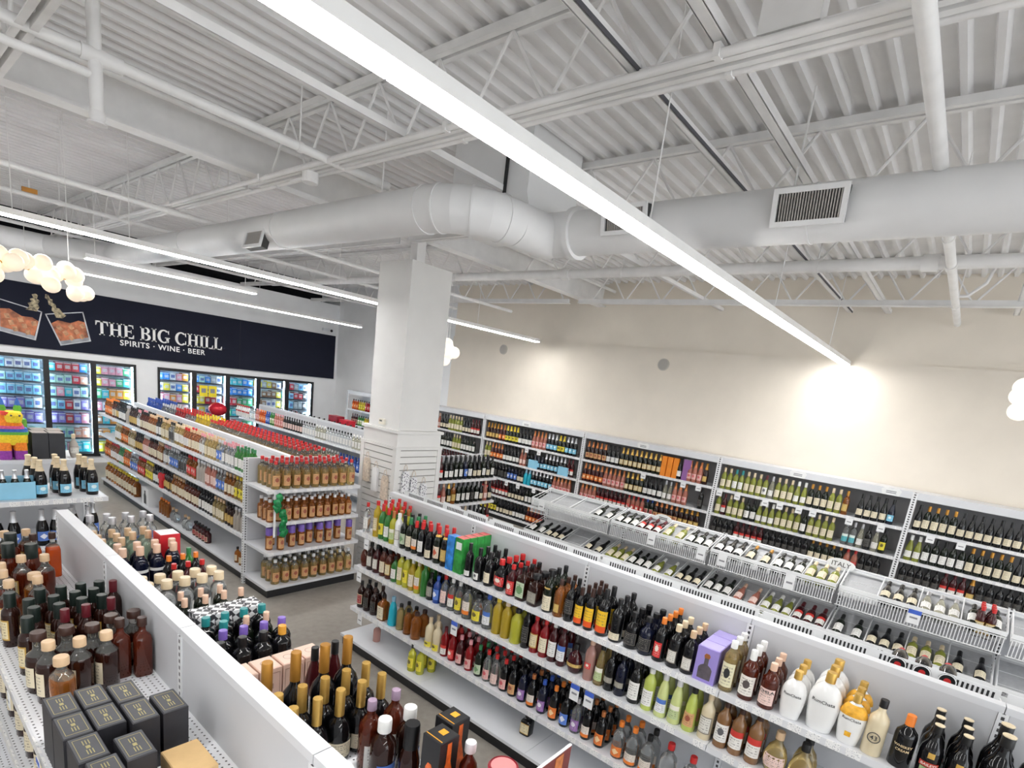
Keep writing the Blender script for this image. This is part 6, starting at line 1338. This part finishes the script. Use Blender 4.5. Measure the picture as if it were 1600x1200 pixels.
DOORP = {5: (['orange', 'yellow', 'red', 'blue', 'green', 'pink', 'white'], 'behind the door next to the white gap'), 6: (['yellow', 'white', 'red', 'mint', 'blue', 'grey'], 'behind the second of five doors'), 7: (['green', 'mint', 'blue', 'white', 'cyan', 'red'], 'behind the middle of five doors'), 8: (['grey', 'yellow', 'brown', 'white', 'blue'], 'behind the fourth of five doors'), 9: (['black', 'white', 'red', 'sky blue', 'grey'], 'behind the corner door'),
         2: (['sky blue', 'sky blue', 'white', 'sky blue', 'violet', 'mint'], 'behind the door by the pinata'), 3: (['cyan', 'blue', 'red', 'black', 'peach', 'sky blue', 'white', 'mint', 'pink', 'violet'], 'behind the door over the black cartons'), 4: (['white', 'yellow', 'green', 'orange', 'brown', 'cyan', 'pink'], 'behind the door under the lettering')}
SHN = ['bottom', 'sixth', 'fifth', 'fourth', 'third', 'second', 'top']
rc = random.Random(21)
for di, (x0, dw) in enumerate(CDOORS):
    key = di + 5 if di < 5 else di - 5
    if key not in DOORP: continue
    pal, dn = DOORP[key]
    for si, z in enumerate(SHZ):
        if key >= 5 and z < .7: continue
        n = 5; h_ = .17 if z > 1.55 else .20
        col = rc.choice(pal)
        for i in range(n):
            if rc.random() < .72: col = rc.choice(pal)
            pack(col, x0 + .055 + (dw - .11) * (i + .5) / n, YW + .30, z, (dw - .11) / n - .008, h_ - rc.choice((0, .02)), 'on the %s shelf %s' % (SHN[si], dn))
# yellow promo cards on cooler glass
for i, x in enumerate((5.42, 5.62)):
    t = thing('promo_card', 'yellow card on the second cooler glass ' + ['nearer the white gap', 'nearer the middle door'][i], 'card', (x, YW - .012, 1.66), 'yellow cards on the cooler glass')
    obj('card', B().box(-.09, .09, -.003, 0, -.13, .13), mat('promo_yellow', (.88, .72, .03), .5, vary=.05), t); obj('print_block', B().box(-.05, .05, -.004, -.003, -.04, .06), MATS['print_grey'], t)
t = thing('promo_balloon', 'round red foil balloon in front of the coolers', 'balloon', (5.62, 13.7, 1.28)); obj('balloon', B().ball((0, 0, 0), .2, 18, 12, .8), mat('red_foil', (.62, .02, .04), .2, .3, vary=.1), t, True); obj('string', B().tube((0, 0, -.16), (0, 0, -1.27), .004, 5), CARDW, t)
# ================================================================== gift bags on the pillar
DOT = mat('dot_print', (.8, .8, .8), .5); nt = DOT.node_tree; tc = nt.nodes.new('ShaderNodeTexCoord'); vo = nt.nodes.new('ShaderNodeTexVoronoi'); vo.inputs['Scale'].default_value = 42; nt.links.new(tc.outputs['Object'], vo.inputs['Vector'])
nt.links.new(mixc(nt, mathn(nt, 'LESS_THAN', vo.outputs['Distance'], .36), (.78, .78, .80), (.08, .08, .12)), nt.nodes['Principled BSDF'].inputs['Base Color'])
BEI = mat('beige_cloth', (.66, .56, .46), .8, vary=.2, scale=40)
def bag(label, loc, face, m):
    t = thing('bottle_bag', label, 'gift bag', loc, 'bottle bags hanging on the pillar')
    g = B(); w_ = .055; d = .035; h_ = .30
    if face == '-x': g.prism([(-w_, -h_), (w_, -h_), (w_ * .95, -.05), (w_ * .6, 0), (-w_ * .6, 0), (-w_ * .95, -.05)], 'x', -d, 0)
    else: g.prism([(-w_, -h_), (w_, -h_), (w_ * .95, -.05), (w_ * .6, 0), (-w_ * .6, 0), (-w_ * .95, -.05)], 'y', -d, 0)
    obj('bag', g, m, t)
    q = (lambda a, z: (-d / 2, a, z)) if face == '-x' else (lambda a, z: (a, -d / 2, z))
    obj('handle', B().path([q(-.03, 0), q(-.02, .06), q(0, .08), q(.02, .06), q(.03, 0)], .004, 6), BEI, t)
    hk = q(0, .075); obj('hook', B().tube((hk[0], hk[1], .075), (hk[0] + (.03 if face == '-x' else 0), hk[1] + (.03 if face != '-x' else 0), .08), .004, 6), CHROME, t)
for y, z, lb in ((5.83, 1.57, 'pale bottle bag at the far edge of the pillar face'), (5.64, 1.48, 'white bottle bag in the middle of the pillar face'), (5.44, 1.41, 'beige bottle bag near the pillar corner')): bag(lb, (4.243, y, z), '-x', BEI if 'beige' in lb or 'pale' in lb else CARDW)
for x, z, lb in ((4.40, 1.50, 'dotted bottle bag nearest the pillar corner'), (4.54, 1.42, 'dotted bottle bag in the middle of three'), (4.71, 1.33, 'dotted bottle bag farthest from the pillar corner')): bag(lb, (x, 5.283, z), '-y', DOT)
# ------------------------------------------------------------------ like bottles: say which one it is
ORD = ['first', 'second', 'third', 'fourth', 'fifth', 'sixth', 'seventh', 'eighth', 'ninth', 'tenth', 'eleventh', 'twelfth', 'thirteenth', 'fourteenth', 'fifteenth', 'sixteenth', 'seventeenth', 'eighteenth', 'nineteenth', 'twentieth',
       '21st', '22nd', '23rd', '24th', '25th', '26th', '27th', '28th', '29th', '30th']
ROW = ['front row', 'second row', 'third row', 'fourth row', 'fifth row', 'sixth row']
FILL = ('with', 'and', 'the', 'of', 'a', 'in')
def fit(words, n):
    w_ = words.split()
    for f in FILL:
        while len(w_) > n and f in w_: w_.remove(f)
    return ' '.join(w_[:n]).rstrip(',')
for lb, lst in REPEAT.items():
    tail = [''] * len(lst)
    if len(lst) > 1:
        along = 1 if lst[0][1] in ('-x', '+x') else 0
        sg = -1 if along == 1 else 1                       # the picture's left
        dv = [o.location[1 - along] for o, _ in lst]; rows = []
        for d in sorted(dv):
            if not rows or d - rows[-1] > .045: rows.append(d)
        rowof = [min(range(len(rows)), key=lambda r: abs(rows[r] - d)) for d in dv]
        for r in range(len(rows)):
            ids = sorted([i for i in range(len(lst)) if rowof[i] == r], key=lambda i: sg * lst[i][0].location[along])
            for n, i in enumerate(ids):
                s = ('leftmost' if n == 0 else 'rightmost' if n == len(ids) - 1 else (ORD[n] if n < len(ORD) else ORD[-1]) + ' from left') if len(ids) > 1 else ''
                tail[i] = ', '.join(q for q in (s, ROW[min(r, 5)] if len(rows) > 1 else '') if q)
    for (o, _), tl in zip(lst, tail):
        k = len(tl.split()); o['label'] = fit(lb, 16 - k) + (', ' + tl if tl else '')
print('bottles', NB, 'objects', len(C.objects))
